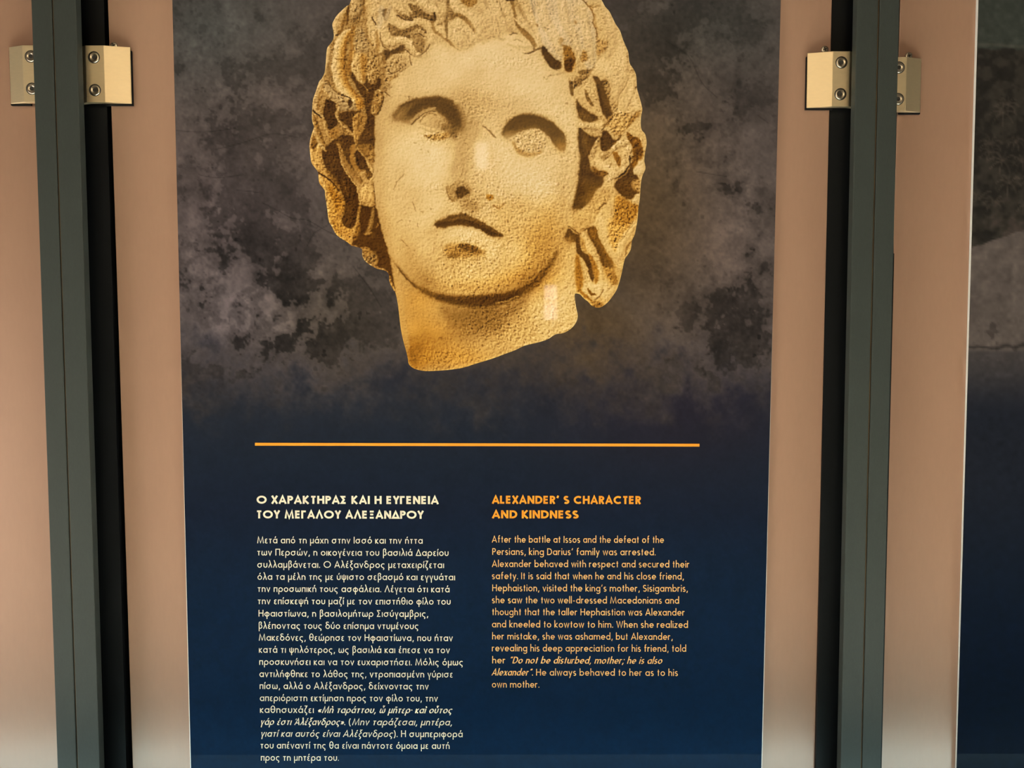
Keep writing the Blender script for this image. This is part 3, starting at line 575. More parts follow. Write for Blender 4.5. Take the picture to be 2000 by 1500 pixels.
    S([(1178,344),(1187,339)], 1, .3, .8); S([(1194,351),(1208,346),(1221,336),(1229,321),(1231,305)], [1,1.6,1.8,1.6,1], .22, 1.)
    P([(1232,318),(1238,326),(1238,335),(1242,341),(1248,349),(1247,358),(1243,368),(1249,377),(1240,382),(1233,390),(1216,386),(1205,373),(1200,363),(1203,354),(1220,341),(1229,330)], .28, 2.5)
    P([(1236,354),(1246,350),(1249,362),(1246,374),(1238,372),(1234,364)], .58, 3, .85, g=1.6); P([(1195,351),(1203,349),(1201,358)], .85, 1)
    P([(1237,333),(1245,322),(1256,312),(1258,320),(1260,331),(1250,343),(1240,340)], .91, 1.5, .97, -.2); P([(1234,393),(1245,381),(1250,379),(1248,400),(1239,399)], .89, 1.5, .97, -.1)
    P([(1203,384),(1216,386),(1234,396),(1246,402),(1245,416),(1238,430),(1224,441),(1209,442),(1198,434),(1200,410)], .5, 5, .9, .75, g=1.5)
    S([(1244,402),(1243,414)], 2, .45, 2, .8, .9)
    P([(1118,412),(1135,410),(1150,398),(1164,380),(1176,370),(1186,372),(1190,385),(1180,402),(1168,418),(1158,434),(1146,448),(1132,456),(1118,448),(1110,442)], .7, 4, .92, .15, g=.7)
    B(1152,385,14,10,.42,.7,-50,h=.3); B(1175,372,8,7,.5,.6); S([(1192,362),(1186,380),(1172,402)], [2,4,3], .72, 3, .8, g=1); S([(1182,396),(1172,406),(1162,412)], 1, .38, .9)
    S([(1190,398),(1178,412),(1166,430),(1155,445)], [4,5,4,3], .84, 3, .9)
    S([(1110,443),(1119,448),(1132,457),(1139,452),(1146,447)], 1.3, .34, 1, .9)
    P([(1110,446),(1124,456),(1133,459),(1133,467),(1136,487),(1144,494),(1151,500),(1155,511),(1159,521),(1163,536),(1160,548),(1154.7,549),(1151,537),(1147,521),(1140,508),(1129,497),(1125,487),(1124,474),(1114,474),(1105,470),(1104,458)], .29, 2)
    B(1112,470,9,9,.5,.7,h=.3)
    P([(1124,502),(1130,500),(1135,520),(1139,545),(1134,566),(1128,570),(1124,545)], .46, 3, .95, .95, g=.6)
    K([(1134,506),(1142,525),(1147,545),(1156,562)], [3,5,6,6], (.62,.86,.88), 1.5, g=.6)
    K([(1139,455),(1149,474),(1160,494),(1169,515),(1173,535),(1172,558)], [4,7,8,7,6,6], (.84,.88,.72), 1.5, g=.6)
    P([(1150,497),(1156,500),(1165,518),(1170,535),(1168,548),(1163,555),(1161,540),(1156,520)], .48, 2, .9, .8, g=.7); P([(1133,462),(1140,470),(1145,488),(1148,495),(1138,488),(1133,475)], .6, 2, .8, .4, g=.7)
    P([(1147,446),(1160,442),(1167,451),(1171,467),(1180,483),(1188,496),(1196,507),(1202,519),(1198,527),(1181,523),(1176,519),(1172,505),(1164,487),(1155,471),(1149,457)], .32, 2.2, .97, .3)
    P([(1150,446),(1162,445),(1166,458),(1162,470),(1154,462)], .45, 3, .8, .7); S([(1168,470),(1180,490),(1194,512)], 3, .42, 3, .8, .6)
    P([(1181,522),(1198,526),(1204,540),(1207,552),(1198,556),(1188,545),(1182,535)], .5, 4, .9, .45, g=1)
    K([(1174,430),(1180,460),(1192,488),(1206,510),(1212,525)], [6,8,8,7,5], (.76,.86,.84), 3, .85)
    P([(1190,428),(1212,436),(1228,440),(1222,456),(1208,474),(1202,490),(1194,478),(1188,455)], .68, 5, .8, .45, g=1.8)
    K([(1242,438),(1226,456),(1214,478),(1208,502)], [4,7,7,6], (.74,.9,.82), 2); S([(1240,437),(1228,447),(1221,460),(1214,468)], [.8,1.2,1,.6], .5, .9, .85)
    S([(1234,470),(1226,482),(1222,498)], [2,2,1], .45, 1.2, .8, g=1); B(1202,518,6,8,.84,.6)
    P([(1138,560),(1150,552),(1165,556),(1178,548),(1190,556),(1202,560),(1196,575),(1186,586),(1172,580),(1160,588),(1146,578),(1138,570)], .9, 3, .9, -.1, g=.5)
    S([(1133,566),(1142,577),(1155,587)], [2.5,3,2.5], .5, 1.5, .9, .9); S([(1148,563),(1151,570),(1157,575),(1164,575.5)], [1,2.4,2.4,.8], .38, 1, .9, .8)
    S([(1160,586),(1171,578),(1178,566)], 1, .42, 1); P([(1153,592),(1160,587),(1172,588),(1178,596),(1168,602),(1158,599)], .5, 3, .8, .3, g=1.5)
    S([(1190,560),(1196,556),(1204,552)], 4, .6, 3, .7, g=1)
    # ------------- hair over the brow
    P([(702,-140),(1040,-140),(1046,30),(1030,60),(1000,60),(960,75),(930,85),(905,98),(880,84),(845,84),(835,104),(810,118),(790,140),(772,155),(755,150),(742,120),(730,60),(720,0)], .8, 4, .9, g=.6)
    P([(740,-60),(1000,-60),(1000,-20),(960,-6),(900,-8),(850,-4),(780,-6)], .6, 8, .8, g=1.)
    for x in range(700, 1160, 26): K([(x,-6),(x-4,-40),(x+10,-80),(x+4,-118)], [5,10,11,6], (.5,.82,.6), 3, .9)
    K([(730,0),(728,15),(725,30),(722,50),(728,75),(736,95)], [16,16,14,13,10,7], (.6,.8,.86), 3, hues=(.3,0,0), g=.8)
    S([(745,18),(744,35),(741,52)], [6,6,4], .84, 3, .9, -.5)
    S([(736,62),(738,80),(738,98)], [2,4,4], .5, 2.5, .8, .4, g=.8); S([(727,34),(730,42),(734,48)], 1.2, .3, .8)
    S([(709,55),(716,72),(722,85),(729,89)], 1.4, .26, 1.); S([(711,40),(708,54)], 1, .5, 1)
    P([(747,18),(757,17),(753,28),(750,39),(747,30)], .45, 1.8); S([(754,38),(758,24),(764,14)], [3,4,3], .68, 2, .9, -.4)
    P([(756,45),(770,50),(785,56),(800,50),(813,47),(826,53),(832,62),(828,68),(820,60),(808,62),(800,67),(805,73),(798,76),(785,71),(768,70),(760,62)], .42, 2.5, .95, g=1.1)
    P([(770,14),(783,22),(800,31),(798,6),(812,10),(826,18),(838,25),(848,25),(853,35),(850,43),(838,41),(825,40),(808,38),(792,36),(778,28)], .4, 2.5, .95, g=1.)
    K([(786,-2),(792,12),(804,26)], [4,5,2], (.6,.8,.8), 1.5); K([(806,-4),(824,10),(840,20),(856,24),(864,40)], [6,8,9,8,4], (.66,.86,.84), 2)
    K([(768,22),(770,40),(784,52),(802,46),(818,41),(832,46),(842,58),(845,72),(840,86)], [4,6,5,6,7,7,7,6,4], (.74,.88,.84), 1.6, g=.5)
    S([(776,30),(790,38),(806,39)], 1.6, .3, 1.2)
    P([(803,68),(815,65),(824,70),(830,80),(829,95),(822,104),(812,99),(806,86)], .5, 2.5, .95, g=.9); S([(806,70),(818,65),(828,72)], 1.2, .34, 1.2); S([(808,61),(818,59),(828,66),(832,76)], [1,2.5,2.5,1.5], .74, 1.5)
    K([(748,56),(746,72),(752,83),(766,84),(780,80),(792,82),(801,92),(808,104),(822,108)], [5,7,7,7,7,8,8,6,3], (.62,.84,.86), 1.8, g=.7)
    S([(840,86),(834,97),(826,104),(820,108)], 1.2, .4, 1.); P([(748,98),(760,98),(772,94),(785,88),(791,92),(789,100),(776,105),(764,109),(754,122),(748,124)], .29, 3)
    S([(743,64),(744,78),(750,92),(760,97)], 1.1, .42, 1); S([(790,95),(797,102),(803,108)], 1.2, .4, 1)
    P([(752,122),(765,112),(782,108),(795,116),(794,130),(782,142),(768,152),(756,146),(748,134)], .66, 4, .9, g=1.); S([(758,136),(764,143),(776,140),(783,134)], 1.2, .36, 1.); S([(754,130),(770,122),(788,130)], 1, .5, 1.2, .8); S([(800,110),(801,118),(804,127)], 1, .4, 1)
    S([(748,150),(760,156),(772,148)], 2.5, .5, 2, .8, .3, g=1); P([(745,148),(757,154),(765,158),(759,172),(754,182),(748,172)], .58, 3, .9, g=1.2); S([(751,178),(757,184),(762,187)], 1.2, .42, 1)
    S([(877,-4),(874,14),(872,40),(872,60),(873,78)], [3,3.5,4,3,2], .46, 2, .9, g=.8); P([(880,10),(890,20),(887,36),(876,36),(871,26)], .46, 3, .9, g=.8)
    S([(848,26),(850,40)], 2, .34, 1.2); S([(845,44),(848,60),(860,69),(875,80),(886,90),(901,99)], [3,3.5,2.5,2.5,2.5,1], .54, 2, .85, .2, g=.5); K([(854,42),(861,58),(870,73)], [3,5,2], (.8,.87,.82), 1.5); S([(856,48),(862,47)], 2, .45, 1.5, .8)
    K([(884,0),(896,22),(914,31),(930,48),(938,66)], [6,9,9,8,5], (.8,.9,.86), 3, .9); S([(886,30),(898,30),(910,39),(920,49),(928,63)], [3,4.5,4,3.5,1.5], .46, 2, .9, .2)
    P([(886,42),(896,38),(908,50),(918,62),(912,74),(900,88),(890,86),(886,66)], .86, 4, .8); S([(889,60),(898,56),(906,49)], 1.5, .68, 1.5, .7, g=1.4); S([(884,78),(890,90),(902,99)], 1.6, .9, 1.5, .8)
    P([(899,-4),(931,-4),(930,7),(920,14),(908,10)], .52, 2.2, .95, .45, g=.8); S([(949,4),(956,14),(962,25)], [5,4,1], .64, 3, .8, g=.6); S([(940,25),(952,36),(958,50)], 2, .74, 3, .6)
    S([(978,-2),(979,14),(984,30)], [2,3,4], .6, 2.5, .85, g=.8); S([(972,44),(974,58),(978,70)], .9, .55, 1, .7)
    S([(999,-4),(1004,18),(1007,38),(1013,51),(1025,64),(1038,77),(1046,90)], [4,3,2.5,4,6,5,2.5], .46, 1.6, .95, .2); S([(992,0),(1008,-1)], 2.5, .26, 1.5)
    S([(1008,4),(1018,20),(1026,35),(1036,48)], [4,5,4,1], .56, 2, .85, .1); K([(1004,35),(1016,48),(1032,58),(1048,72),(1056,88)], [1,2.5,3,3.5,3], (.86,.9,.88), 1.2)
    for q, w_, t_ in (([(930,8),(944,28),(952,52)],2.5,.7),([(962,28),(970,48),(976,72)],2,.68),([(940,58),(934,74),(944,84)],2,.72),([(905,60),(916,76),(926,84)],2,.74),([(958,60),(966,72),(984,76)],2,.7),([(985,40),(990,56),(1004,64)],2.5,.72),([(1012,88),(1026,92),(1040,90)],2,.7),([(850,6),(858,20),(866,30)],2.5,.62),([(815,6),(826,16),(838,21)],1.2,.7),([(893,8),(905,22),(922,32)],1.6,.76),([(770,60),(762,72),(768,80)],1.5,.66),([(990,86),(1004,90),(1014,96)],1.5,.7)): S(q, w_, t_, 2.4, .75)
    S([(1021,5),(1026,8)], 1.2, .34, .8); S([(1038,0),(1040,14),(1043,28)], 1, .58, 1)
    S([(996,68),(1003,64.5),(1013,66)], [.8,1.6,.8], .36, .9); S([(1004,79),(1012,78),(1020,82)], .9, .5, 1, .8); S([(1024,105),(1034,104),(1045,99),(1053,94)], [.6,1.8,2,2], .36, .9); S([(1036,80),(1042,90),(1044,98)], 1.8, .46, 1.2)
    S([(1012,176),(1022,177),(1032,172)], .8, .5, .8, .0)
    B(1124,44,4,3.5,.45,.95,h=.6); B(1049,50,4,2,.46,.9,30,h=.5); S([(1063,53),(1068,56),(1074,57)], 1.3, .4, .9); B(1115,70,3,2,.6,.8); P([(1092,76),(1098,73),(1100,80),(1095,87),(1091,84)], .55, 1.5, .9, .3, g=1); S([(1147,43),(1151,47)], 1, .5, .8); S([(1098,89),(1108,91),(1116,95)], 1.2, .45, 1, .9, .4)
    S([(1062,152),(1068,154),(1075,148),(1098,143)], 1.2, .5, 1.2, .6, g=1)
    for q, w_, tn in (([(950,-4),(962,26),(967,54),(982,76)],[7,8,7,3],(.64,.86,.8)), ([(974,-4),(990,26),(998,50),(1016,66)],[6,7,6,3],(.62,.86,.78)), ([(1022,-4),(1030,28),(1042,52),(1054,78)],[7,7,6,3],(.66,.88,.8)), ([(1056,-4),(1062,36),(1082,70),(1094,104)],[9,11,11,6],(.7,.88,.76)), ([(1096,-4),(1104,40),(1122,76),(1130,104)],[9,10,9,5],(.68,.86,.72)), ([(1138,16),(1144,54),(1152,96),(1156,122)],[7,9,8,5],(.68,.86,.74)),
                      ([(1176,4),(1194,48),(1196,84),(1184,108)],[8,10,9,5],(.66,.84,.74)), ([(1206,66),(1218,108),(1214,146),(1200,188)],[8,11,11,6],(.66,.85,.76)), ([(1228,120),(1236,150),(1229,186),(1220,214)],[6,8,7,4],(.64,.84,.72)), ([(1186,140),(1200,160),(1206,190)],[7,9,5],(.68,.86,.76)), ([(864,-4),(866,20),(862,40)],[6,7,4],(.66,.84,.7)), ([(762,-4),(770,12),(786,26)],[6,7,4],(.62,.84,.66)), ([(1150,160),(1158,186),(1168,212)],[4,5,3],(.6,.84,.66)), ([(920,40),(936,62),(950,78)],[5,6,3],(.7,.88,.8))):
        K(q, w_, tn, 3.5, .6)
    # ------------- hair, left of the face
    P([(686,-4),(712,-4),(716,40),(722,80),(740,105),(748,130),(752,150),(748,172),(750,190),(745,205),(734,228),(730,250),(729,300),(729,350),(733,395),(740,430),(750,466),(760,500),(768,545),(772,572),(755,545),(735,528),(705,510),(703,486),(684,482),(640,440),(618,360),(600,300),(604,240),(606,200),(628,145),(632,100),(648,75),(646,45),(660,22)], .55, 2, 1, .15, g=.8)
    K([(676,14),(664,32),(659,52),(655,72)], [6,12,12,6], (.78,.74,.46), 2, hues=(0,.1,.5), g=.7); S([(681,15),(679,32),(677,48)], 1.6, .28, 1.2, .9, .4); S([(656,69),(667,65),(683,54)], [1.5,1.5,1], .26, 1.)
    K([(698,-4),(697,14),(692,34)], [12,13,7], (.68,.66,.5), 2, g=1.1); S([(711,-4),(711,18),(711,30)], [1.6,1.6,.6], .42, 1.2, .9, .4); P([(686,34),(698,31),(702,42),(696,50),(686,46)], .46, 4, .85, g=1)
    P([(690,60),(702,52),(708,56),(716,74),(722,92),(716,104),(700,104),(690,98),(688,80)], .62, 4, .9, -.1, g=1.2); S([(690,54),(689,66),(686,80)], [4,4,3], .44, 3, .8, .7)
    K([(641,94),(638,118),(637,140)], [4,6,5], (.74,.72,.6), 1.5, g=.4); K([(640,125),(641,140),(646,155)], [3,5,4], (.55,.5,.45), 2, .8)
    K([(682,58),(670,74),(664,94),(661,118),(662,140),(668,162),(680,180),(694,194),(706,205)], [3,10,13,14,14,13,11,10,7], (.84,.84,.76,.6,.42), 1.8, hues=(0,0,.35,.8,.8), g=.9)
    S([(653,84),(649,110),(647,126)], 1., .4, 1., .9); S([(655,115),(664,116),(672,114),(677,117)], 1.1, .34, 1., .9, .5); S([(684,66),(687,90),(685,112),(680,130),(684,150)], [3,4,5,5,4], .46, 4, .75, .8)
    S([(656,150),(664,172),(680,188),(700,200)], [5,6,5,4], .88, 3, .75); P([(696,195),(705,193),(711,203),(709,211),(701,215),(695,208)], .52, 2, .9, .9, g=1.4)
    S([(688,100),(690,112),(689,122)], 1.4, .8, 1.2, .8)
    P([(692,107),(700,103),(713,106),(716,120),(713,145),(710,162),(703,158),(692,146),(686,136),(690,122)], .72, 2, .95, .2, g=.9); P([(704,106),(716,110),(715,135),(711,158),(706,150),(704,128)], .5, 4, .85, .8, g=.9); S([(692,116),(689,134),(698,150),(708,163)], [2.5,3,2.5,1.5], .85, 1.5)
    P([(718,108),(730,106),(742,112),(744,130),(738,150),(734,161),(724,158),(718,145)], .57, 3, .95, .2, g=1.4); S([(724,98),(730,108),(745,106)], 2, .4, 1.8, .8); S([(719,145),(722,157)], 1.2, .82, 1); S([(748,108),(751,120),(750,140)], [3,4,3], .46, 3, .8, .2)
    # dark hollow running down beside the cheek
    P([(688,140),(698,158),(710,164),(716,150),(720,162),(733,164),(738,152),(745,156),(744,170),(734,178),(727,200),(725,220),(733,230),(732,250),(731,292),(716,296),(698,290),(697,279),(706,262),(714,242),(716,222),(712,206),(709,192),(700,178),(692,162),(685,150)], .25, 2.2, .97, .2)
    S([(707,162),(714,172),(720,180)], .9, .62, .8)
    P([(732,178),(740,174),(748,182),(748,195),(743,210),(734,226),(728,222),(726,208),(731,195)], .52, 2, .95, .2, g=1.2); S([(742,176),(744,190),(742,200)], .9, .78, .8); S([(749,190),(746,206),(738,222)], 1.5, .3, 1.2)
    K([(633,152),(623,172),(615,196),(616,214),(628,224)], [3,8,9,8,5], (.74,.68,.5), 2, hues=(-.1,0,.3), g=.8)
    P([(633,158),(642,164),(655,179),(668,187),(677,194),(677,200),(668,205),(660,203),(650,195),(641,183),(632,172)], .62, 1.6, .97, -.15, g=1.1); S([(640,160),(652,176),(668,186)], 1.2, .4, 1.2, .8); S([(630,174),(640,185),(650,197),(658,204)], 1.2, .72, 1); S([(656,203),(661,206),(666,205)], 1.3, .1, .8); S([(667,184),(676,188),(686,193)], 1.2, .16, .9); B(640,163,4,3,.34,.8)
    P([(637,196),(650,197),(655,203),(657,215),(655,226),(661,238),(656,248),(648,256),(640,252),(638,240),(632,228),(631,218),(634,206)], .22, 2)
    S([(658,205),(661,212),(657,222),(660,233),(668,245),(680,255),(691,264)], [2,2.5,2.5,2,1.5,2,2], .74, 1.2); P([(664,204),(675,200),(682,208),(690,200),(696,210),(694,216),(684,214),(670,216),(662,214)], .66, 2, .9, -.3); P([(681,194),(688,197),(688,207),(683,210),(679,203)], .27, 1.5)
    P([(667,220),(675,217),(692,217),(706,217),(700,223),(690,229),(689,245),(690,260),(682,251),(670,240),(661,230),(662,223)], .27, 1.8, .97, .2)
    P([(690,226),(704,221),(714,229),(712,245),(708,258),(700,268),(697,281),(692,270),(690,250)], .54, 2.2, .95, .4, g=.9); S([(690,240),(692,262),(696,285)], 1.2, .72, 1); S([(706,228),(703,242),(697,254)], 2, .36, 2, .8, .3)
    S([(611,215.5),(618,222),(627,229)], 1.4, .16, .9)
    K([(612,226),(615,244),(622,264),(632,284),(637,292)], [3,7,7,5,3], (.74,.52,.36), 1.5, hues=(-.1,.3,.3), g=.9); S([(632,230),(634,246),(640,262),(650,273)], [1.5,2,2,1], .7, 1.2); P([(644,256),(656,248),(662,255),(660,266),(650,272),(645,268)], .54, 2, .9, .5, g=.9); S([(662,246),(672,254),(684,262)], 3, .5, 2, .8, g=1.1)
    S([(615,268),(612,280),(609,294)], [3,4,3], .4, 3, .8, .6); S([(605.5,290),(607,275),(612,256)], 1.5, .74, 1.2)
    P([(654,272),(668,264),(690,267),(693,282),(690,300),(686,312),(689,328),(700,345),(694,360),(672,330),(662,310),(655,300),(636,296),(640,284)], .25, 2.2, .97, .2)
    P([(632,292),(645,286),(656,284),(662,292),(661,302),(665,314),(673,329),(683,342),(694,358),(700,374),(702.5,392),(702,402),(699,414),(697,428),(692,443),(680,447),(672,441),(667,430),(672,416),(672,390),(668,376),(660,365),(650,354),(645,344),(640,334),(632,318),(628,302)], .24, 2, 1, .2)
    S([(671,354),(674,366),(678,380)], 1.2, .42, 1.2, .8); S([(660,281),(663,290),(669,297)], [2,3,1.5], .62, 1.5, .9, g=1)
    P([(663,300),(670,300),(678,318),(690,332),(700,342),(712,346),(727,352),(731,375),(733,398),(725,405),(712,401),(704,392),(701,374),(691,353),(676,333),(668,318)], .62, 2, .97, .15, g=.5)
    S([(668,302),(678,322),(692,340),(704,352)], [2.5,4,5,5], .44, 3.5, .8, .3); S([(662,296),(667,318),(676,336),(687,351),(697,366),(701,385),(703,398)], 1.2, .78, 1.)
    P([(705,372),(718,362),(729,368),(732,390),(728,404),(714,402),(705,392)], .75, 3, .9, g=.9)
    S([(690,285),(688,308),(692,322),(702,333)], [3,4,4,3], .52, 2, .9, .6, g=.4)
    P([(694,297),(700,294),(708,305),(716,315),(719,326),(726,341),(714,335),(701,329),(695,316)], .24, 1.8, 1, .2)
    P([(696,284),(706,282),(729,284),(730,318),(718,312),(708,300)], .4, 2, .9, .3, g=.6); B(724,305,5,10,.66,.7,g=1.3); S([(696,286),(706,300),(717,311),(728,319)], 1.1, .62, 1.)
    S([(716,312),(721,323),(727,337)], [1.5,2.4,1.5], .8, 1.2); P([(714,337),(723,334),(727,341),(725,350),(720,352),(715,347)], .32, 1.6, .97, .3); B(711,340,6,6,.66,.6); S([(703,345),(708,354)], 1, .36, .9); S([(728,345),(722,354)], 1.2, .8, 1)
    S([(729.5,358),(731,378),(733,398)], .8, .3, .8)
    P([(605,288),(613,291),(624,284),(628,302),(629,316),(640,336),(650,353),(645,356),(632,346),(622,336),(612,325),(606,310)], .68, 1.5, .97, .35, g=1.1); S([(606,290),(608,310),(616,328)], 2, .8, 1.5, .8); S([(613,290),(619,280)], 2, .26, 1.5, .9, .5); S([(622,283),(629,288),(637,294)], [2,2.2,1.5], .74, 1.)
    S([(640,336),(650,350),(662,370)], [4,5,3], .4, 3, .8, .4)
    P([(622,338),(636,348),(650,359),(660,373),(672,389),(672,412),(666,421),(672,441),(688,448),(699,440),(697,455),(688,470),(685,480),(660,463),(645,440),(638,410),(634,376),(623,356)], .66, 1.5, .98, .5, g=1.2)
    P([(641,366),(652,362),(660,376),(664,392),(655,396),(646,384)], .44, 3.5, .85, 1., g=1.3); B(660,402,10,14,.52,.75,h=1.,g=1.3); B(652,440,10,8,.48,.5,40,h=.9,g=1.2); S([(624,344),(632,360),(637,380),(640,405),(643,430),(655,455),(672,468)], 2, .82, 1.6, .85, .1); S([(622,336.5),(640,349),(653,361),(661,373)], 1.5, .2, 1.); S([(640,382),(646,387)], 1, .95, .8); B(655,372,4,6,.8,.5,h=.2)
    P([(703,402),(722,405),(734,403),(739,425),(746,452),(756,485),(763,512),(768,540),(771,564),(761,541),(755,528),(745,526),(735,521),(739,506),(728,491),(716,482),(700,484),(688,478),(690,464),(699,455),(702,430)], .24, 2, .98, .25, g=.4)
    S([(703,404),(699,425),(696,442),(689,462),(685,477)], [2,2,3,3,2], .74, 1.2, .95, .3, g=.8); S([(700,440),(698,455),(692,466)], 4, .52, 3, .8, .4, g=1.2)
    K([(729,407),(726,425),(723,442),(718,456)], [3,4,4.5,3], (.4,.6,.5), 1.5, g=.8); S([(711,458),(718,457),(726,454)], [.8,2,1], .66, 1); S([(738,436),(735,446)], .8, .6, .8)
    P([(707,487),(712,495),(720,500),(729,490),(736,496),(734,508),(728,516),(720,514),(712,507)], .42, 2.5, .9, -.2, g=1.6); S([(707,487),(709,502),(719,514),(733,521),(750,526)], [1,1.4,1,1,1], .68, .9, .9, -.2, g=1.3)
    S([(761,537),(764,556),(769,567)], [1.5,3,2], .5, 1.5, .9, .1, g=1.5)
    # light rim where the stone meets the ground
    rim = curve(OUTLINE, True, 2)
    stroke(c, list(map(tuple, rim[::4])) + [tuple(rim[0])], 1.0, .82, 1.2, .45)
    # wear: fine emboss grain and loose pits
    def soften(a, k):
        for _ in range(3):
            p = np.pad(a, k, mode='edge'); cs = np.cumsum(p, 0); a = (cs[2 * k:] - np.vstack([np.zeros((1, p.shape[1])), cs[:-2 * k - 1]])) / (2 * k + 1)
            cs = np.cumsum(a, 1); a = (cs[:, 2 * k:] - np.hstack([np.zeros((a.shape[0], 1)), cs[:, :-2 * k - 1]])) / (2 * k + 1)
        return a
    hair = np.zeros_like(c.t)                                    # the hair is rougher and greyer than the polished skin
    for q in ([(640,-140),(1200,-140),(1200,40),(1062,112),(1045,80),(1000,66),(950,80),(905,100),(850,86),(800,118),(765,165),(750,195),(733,230),(729,350),(740,430),(770,560),(600,560),(590,200)], [(1062,112),(1200,40),(1280,140),(1280,620),(1123,600),(1112,446),(1120,410),(1132,330),(1130,250),(1113,160)]):
        q_ = np.array(q, float); w = c.win(q_, 8); d_, _, _ = seg_dist(c.X[w], c.Y[w], q_, True); hair[w] = np.maximum(hair[w], sstep(.5 + np.where(inside(c.X[w], c.Y[w], q_), d_, -d_) / 16))
    mid = fractal(c.ny, c.nx, 16 / step, 3, rng)
    c.t = c.t * (1 - .06 * hair) + hair * mid * .022
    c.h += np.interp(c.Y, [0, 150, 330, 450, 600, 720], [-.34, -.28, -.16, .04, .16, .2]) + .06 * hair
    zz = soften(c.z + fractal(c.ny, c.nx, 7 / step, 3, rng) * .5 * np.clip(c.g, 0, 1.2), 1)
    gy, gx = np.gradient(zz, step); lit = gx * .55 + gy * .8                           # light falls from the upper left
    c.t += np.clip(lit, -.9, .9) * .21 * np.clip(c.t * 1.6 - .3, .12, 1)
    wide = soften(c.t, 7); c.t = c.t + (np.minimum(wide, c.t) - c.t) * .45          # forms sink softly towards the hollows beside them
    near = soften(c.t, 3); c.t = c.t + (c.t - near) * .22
    n1 = fractal(c.ny, c.nx, 2.6 / step, 2, rng); n1 = (shift(n1, 1, 1) * 1. - shift(n1, -1, -1)) * .9
    n2 = fractal(c.ny, c.nx, 26 / step, 4, rng); pit = fractal(c.ny, c.nx, 4.5 / step, 2, rng)
    n1 = np.where(n1 < 0, n1 * 1.45, n1 * .8)
    c.h = c.h + np.clip(c.g - .5, 0, 1) * .16 * (c.h >= 0)
    c.t += n1 * c.g * .11 * np.clip(.35 + c.t, .3, 1.1) + n2 * .012
    c.t -= np.clip(pit - 1.75, 0, .8) * .34 * np.clip(c.t, 0, 1)
    # a hand-cut, not drawn, edge to every form
    wx = fractal(c.ny, c.nx, 5 / step, 2, rng) * .75 / step; wy = fractal(c.ny, c.nx, 4 / step, 2, rng) * .75 / step
    J, I = np.mgrid[0:c.ny, 0:c.nx]
    jj = np.clip((J + wy), 0, c.ny - 1.001); ii = np.clip((I + wx), 0, c.nx - 1.001)
    j0 = jj.astype(int); i0 = ii.astype(int); fj = jj - j0; fi = ii - i0
    def samp(a):
        j1 = np.minimum(j0 + 1, c.ny - 1); i1 = np.minimum(i0 + 1, c.nx - 1)
        return (a[j0, i0] * (1 - fi) + a[j0, i1] * fi) * (1 - fj) + (a[j1, i0] * (1 - fi) + a[j1, i1] * fi) * fj
    c.t = samp(c.t); c.h = samp(c.h)
    c.t = .6 + (c.t - .6) * 1.1 - .012
    c.rgb = tone_rgb(c.t, c.h)
    return c
# ------------------------------------------------------------------ printed grounds
def sheet(name, c, parent, off, mask=None, outline=None, mat=None, gain=1.):
    """turn a painted canvas into an inked sheet lying in the panel plane"""
    X, Y = c.X.copy(), c.Y.copy()
    if mask is not None:
        # cells whose centre lies in the outline; their border corners are pulled onto it
        cm = mask
        use = np.zeros((c.ny, c.nx), bool)
        for dj in (0, 1):
            for di in (0, 1): use[dj:c.ny - 1 + dj, di:c.nx - 1 + di] |= cm
        allc = np.ones((c.ny, c.nx), bool)
        for dj in (0, 1):
            for di in (0, 1):
                t = np.ones((c.ny, c.nx), bool); t[dj:c.ny - 1 + dj, di:c.nx - 1 + di] = cm; allc &= t
        bj, bi = np.where(use & ~allc); q = outline; n = len(q)
        bx, by = X[bj, bi], Y[bj, bi]; best = np.full(len(bx), 1e9); nx_, ny_ = bx.copy(), by.copy()
        for i in range(n):
            a, b = q[i], q[(i + 1) % n]; d = b - a; L = d @ d
            if L < 1e-9: continue
            u = np.clip(((bx - a[0]) * d[0] + (by - a[1]) * d[1]) / L, 0, 1); fx, fy = a[0] + u * d[0], a[1] + u * d[1]
            dd = (fx - bx) ** 2 + (fy - by) ** 2; k = dd < best; best = np.where(k, dd, best); nx_ = np.where(k, fx, nx_); ny_ = np.where(k, fy, ny_)
        k = best < (1.2 * c.step) ** 2; X[bj[k], bi[k]] = nx_[k]; Y[bj[k], bi[k]] = ny_[k]
    else:
        cm = np.ones((c.ny - 1, c.nx - 1), bool); use = np.ones((c.ny, c.nx), bool)
    idx = np.full((c.ny, c.nx), -1); idx[use] = np.arange(use.sum())
    j, i = np.where(cm)
    Q = np.stack([idx[j, i], idx[j + 1, i], idx[j + 1, i + 1], idx[j, i + 1]], 1)
    P = unproject(X[use], Y[use], off) - np.array(parent['_at'])
    return big_mesh(name, P, Q, mat or MAT['ink'], parent, lin(c.rgb[use]) * gain * np.interp(Y[use], [100, 320, 480, 640, 900, 1500], [1.02, .97, .92, .86, .84, .84])[:, None])  # ink darkened downwards to offset the stronger light low on the prints

for p in (print_a, print_b, print_c): p['_at'] = (0., 0., 0.)
# children of a board are stored in world space: undo the board's own parenting offset
def board_child(o, board):
    o.parent = board; o.matrix_parent_inverse = Matrix.Identity(4); o.matrix_parent_inverse = board.matrix_world.inverted()
bpy.context.view_layer.update()

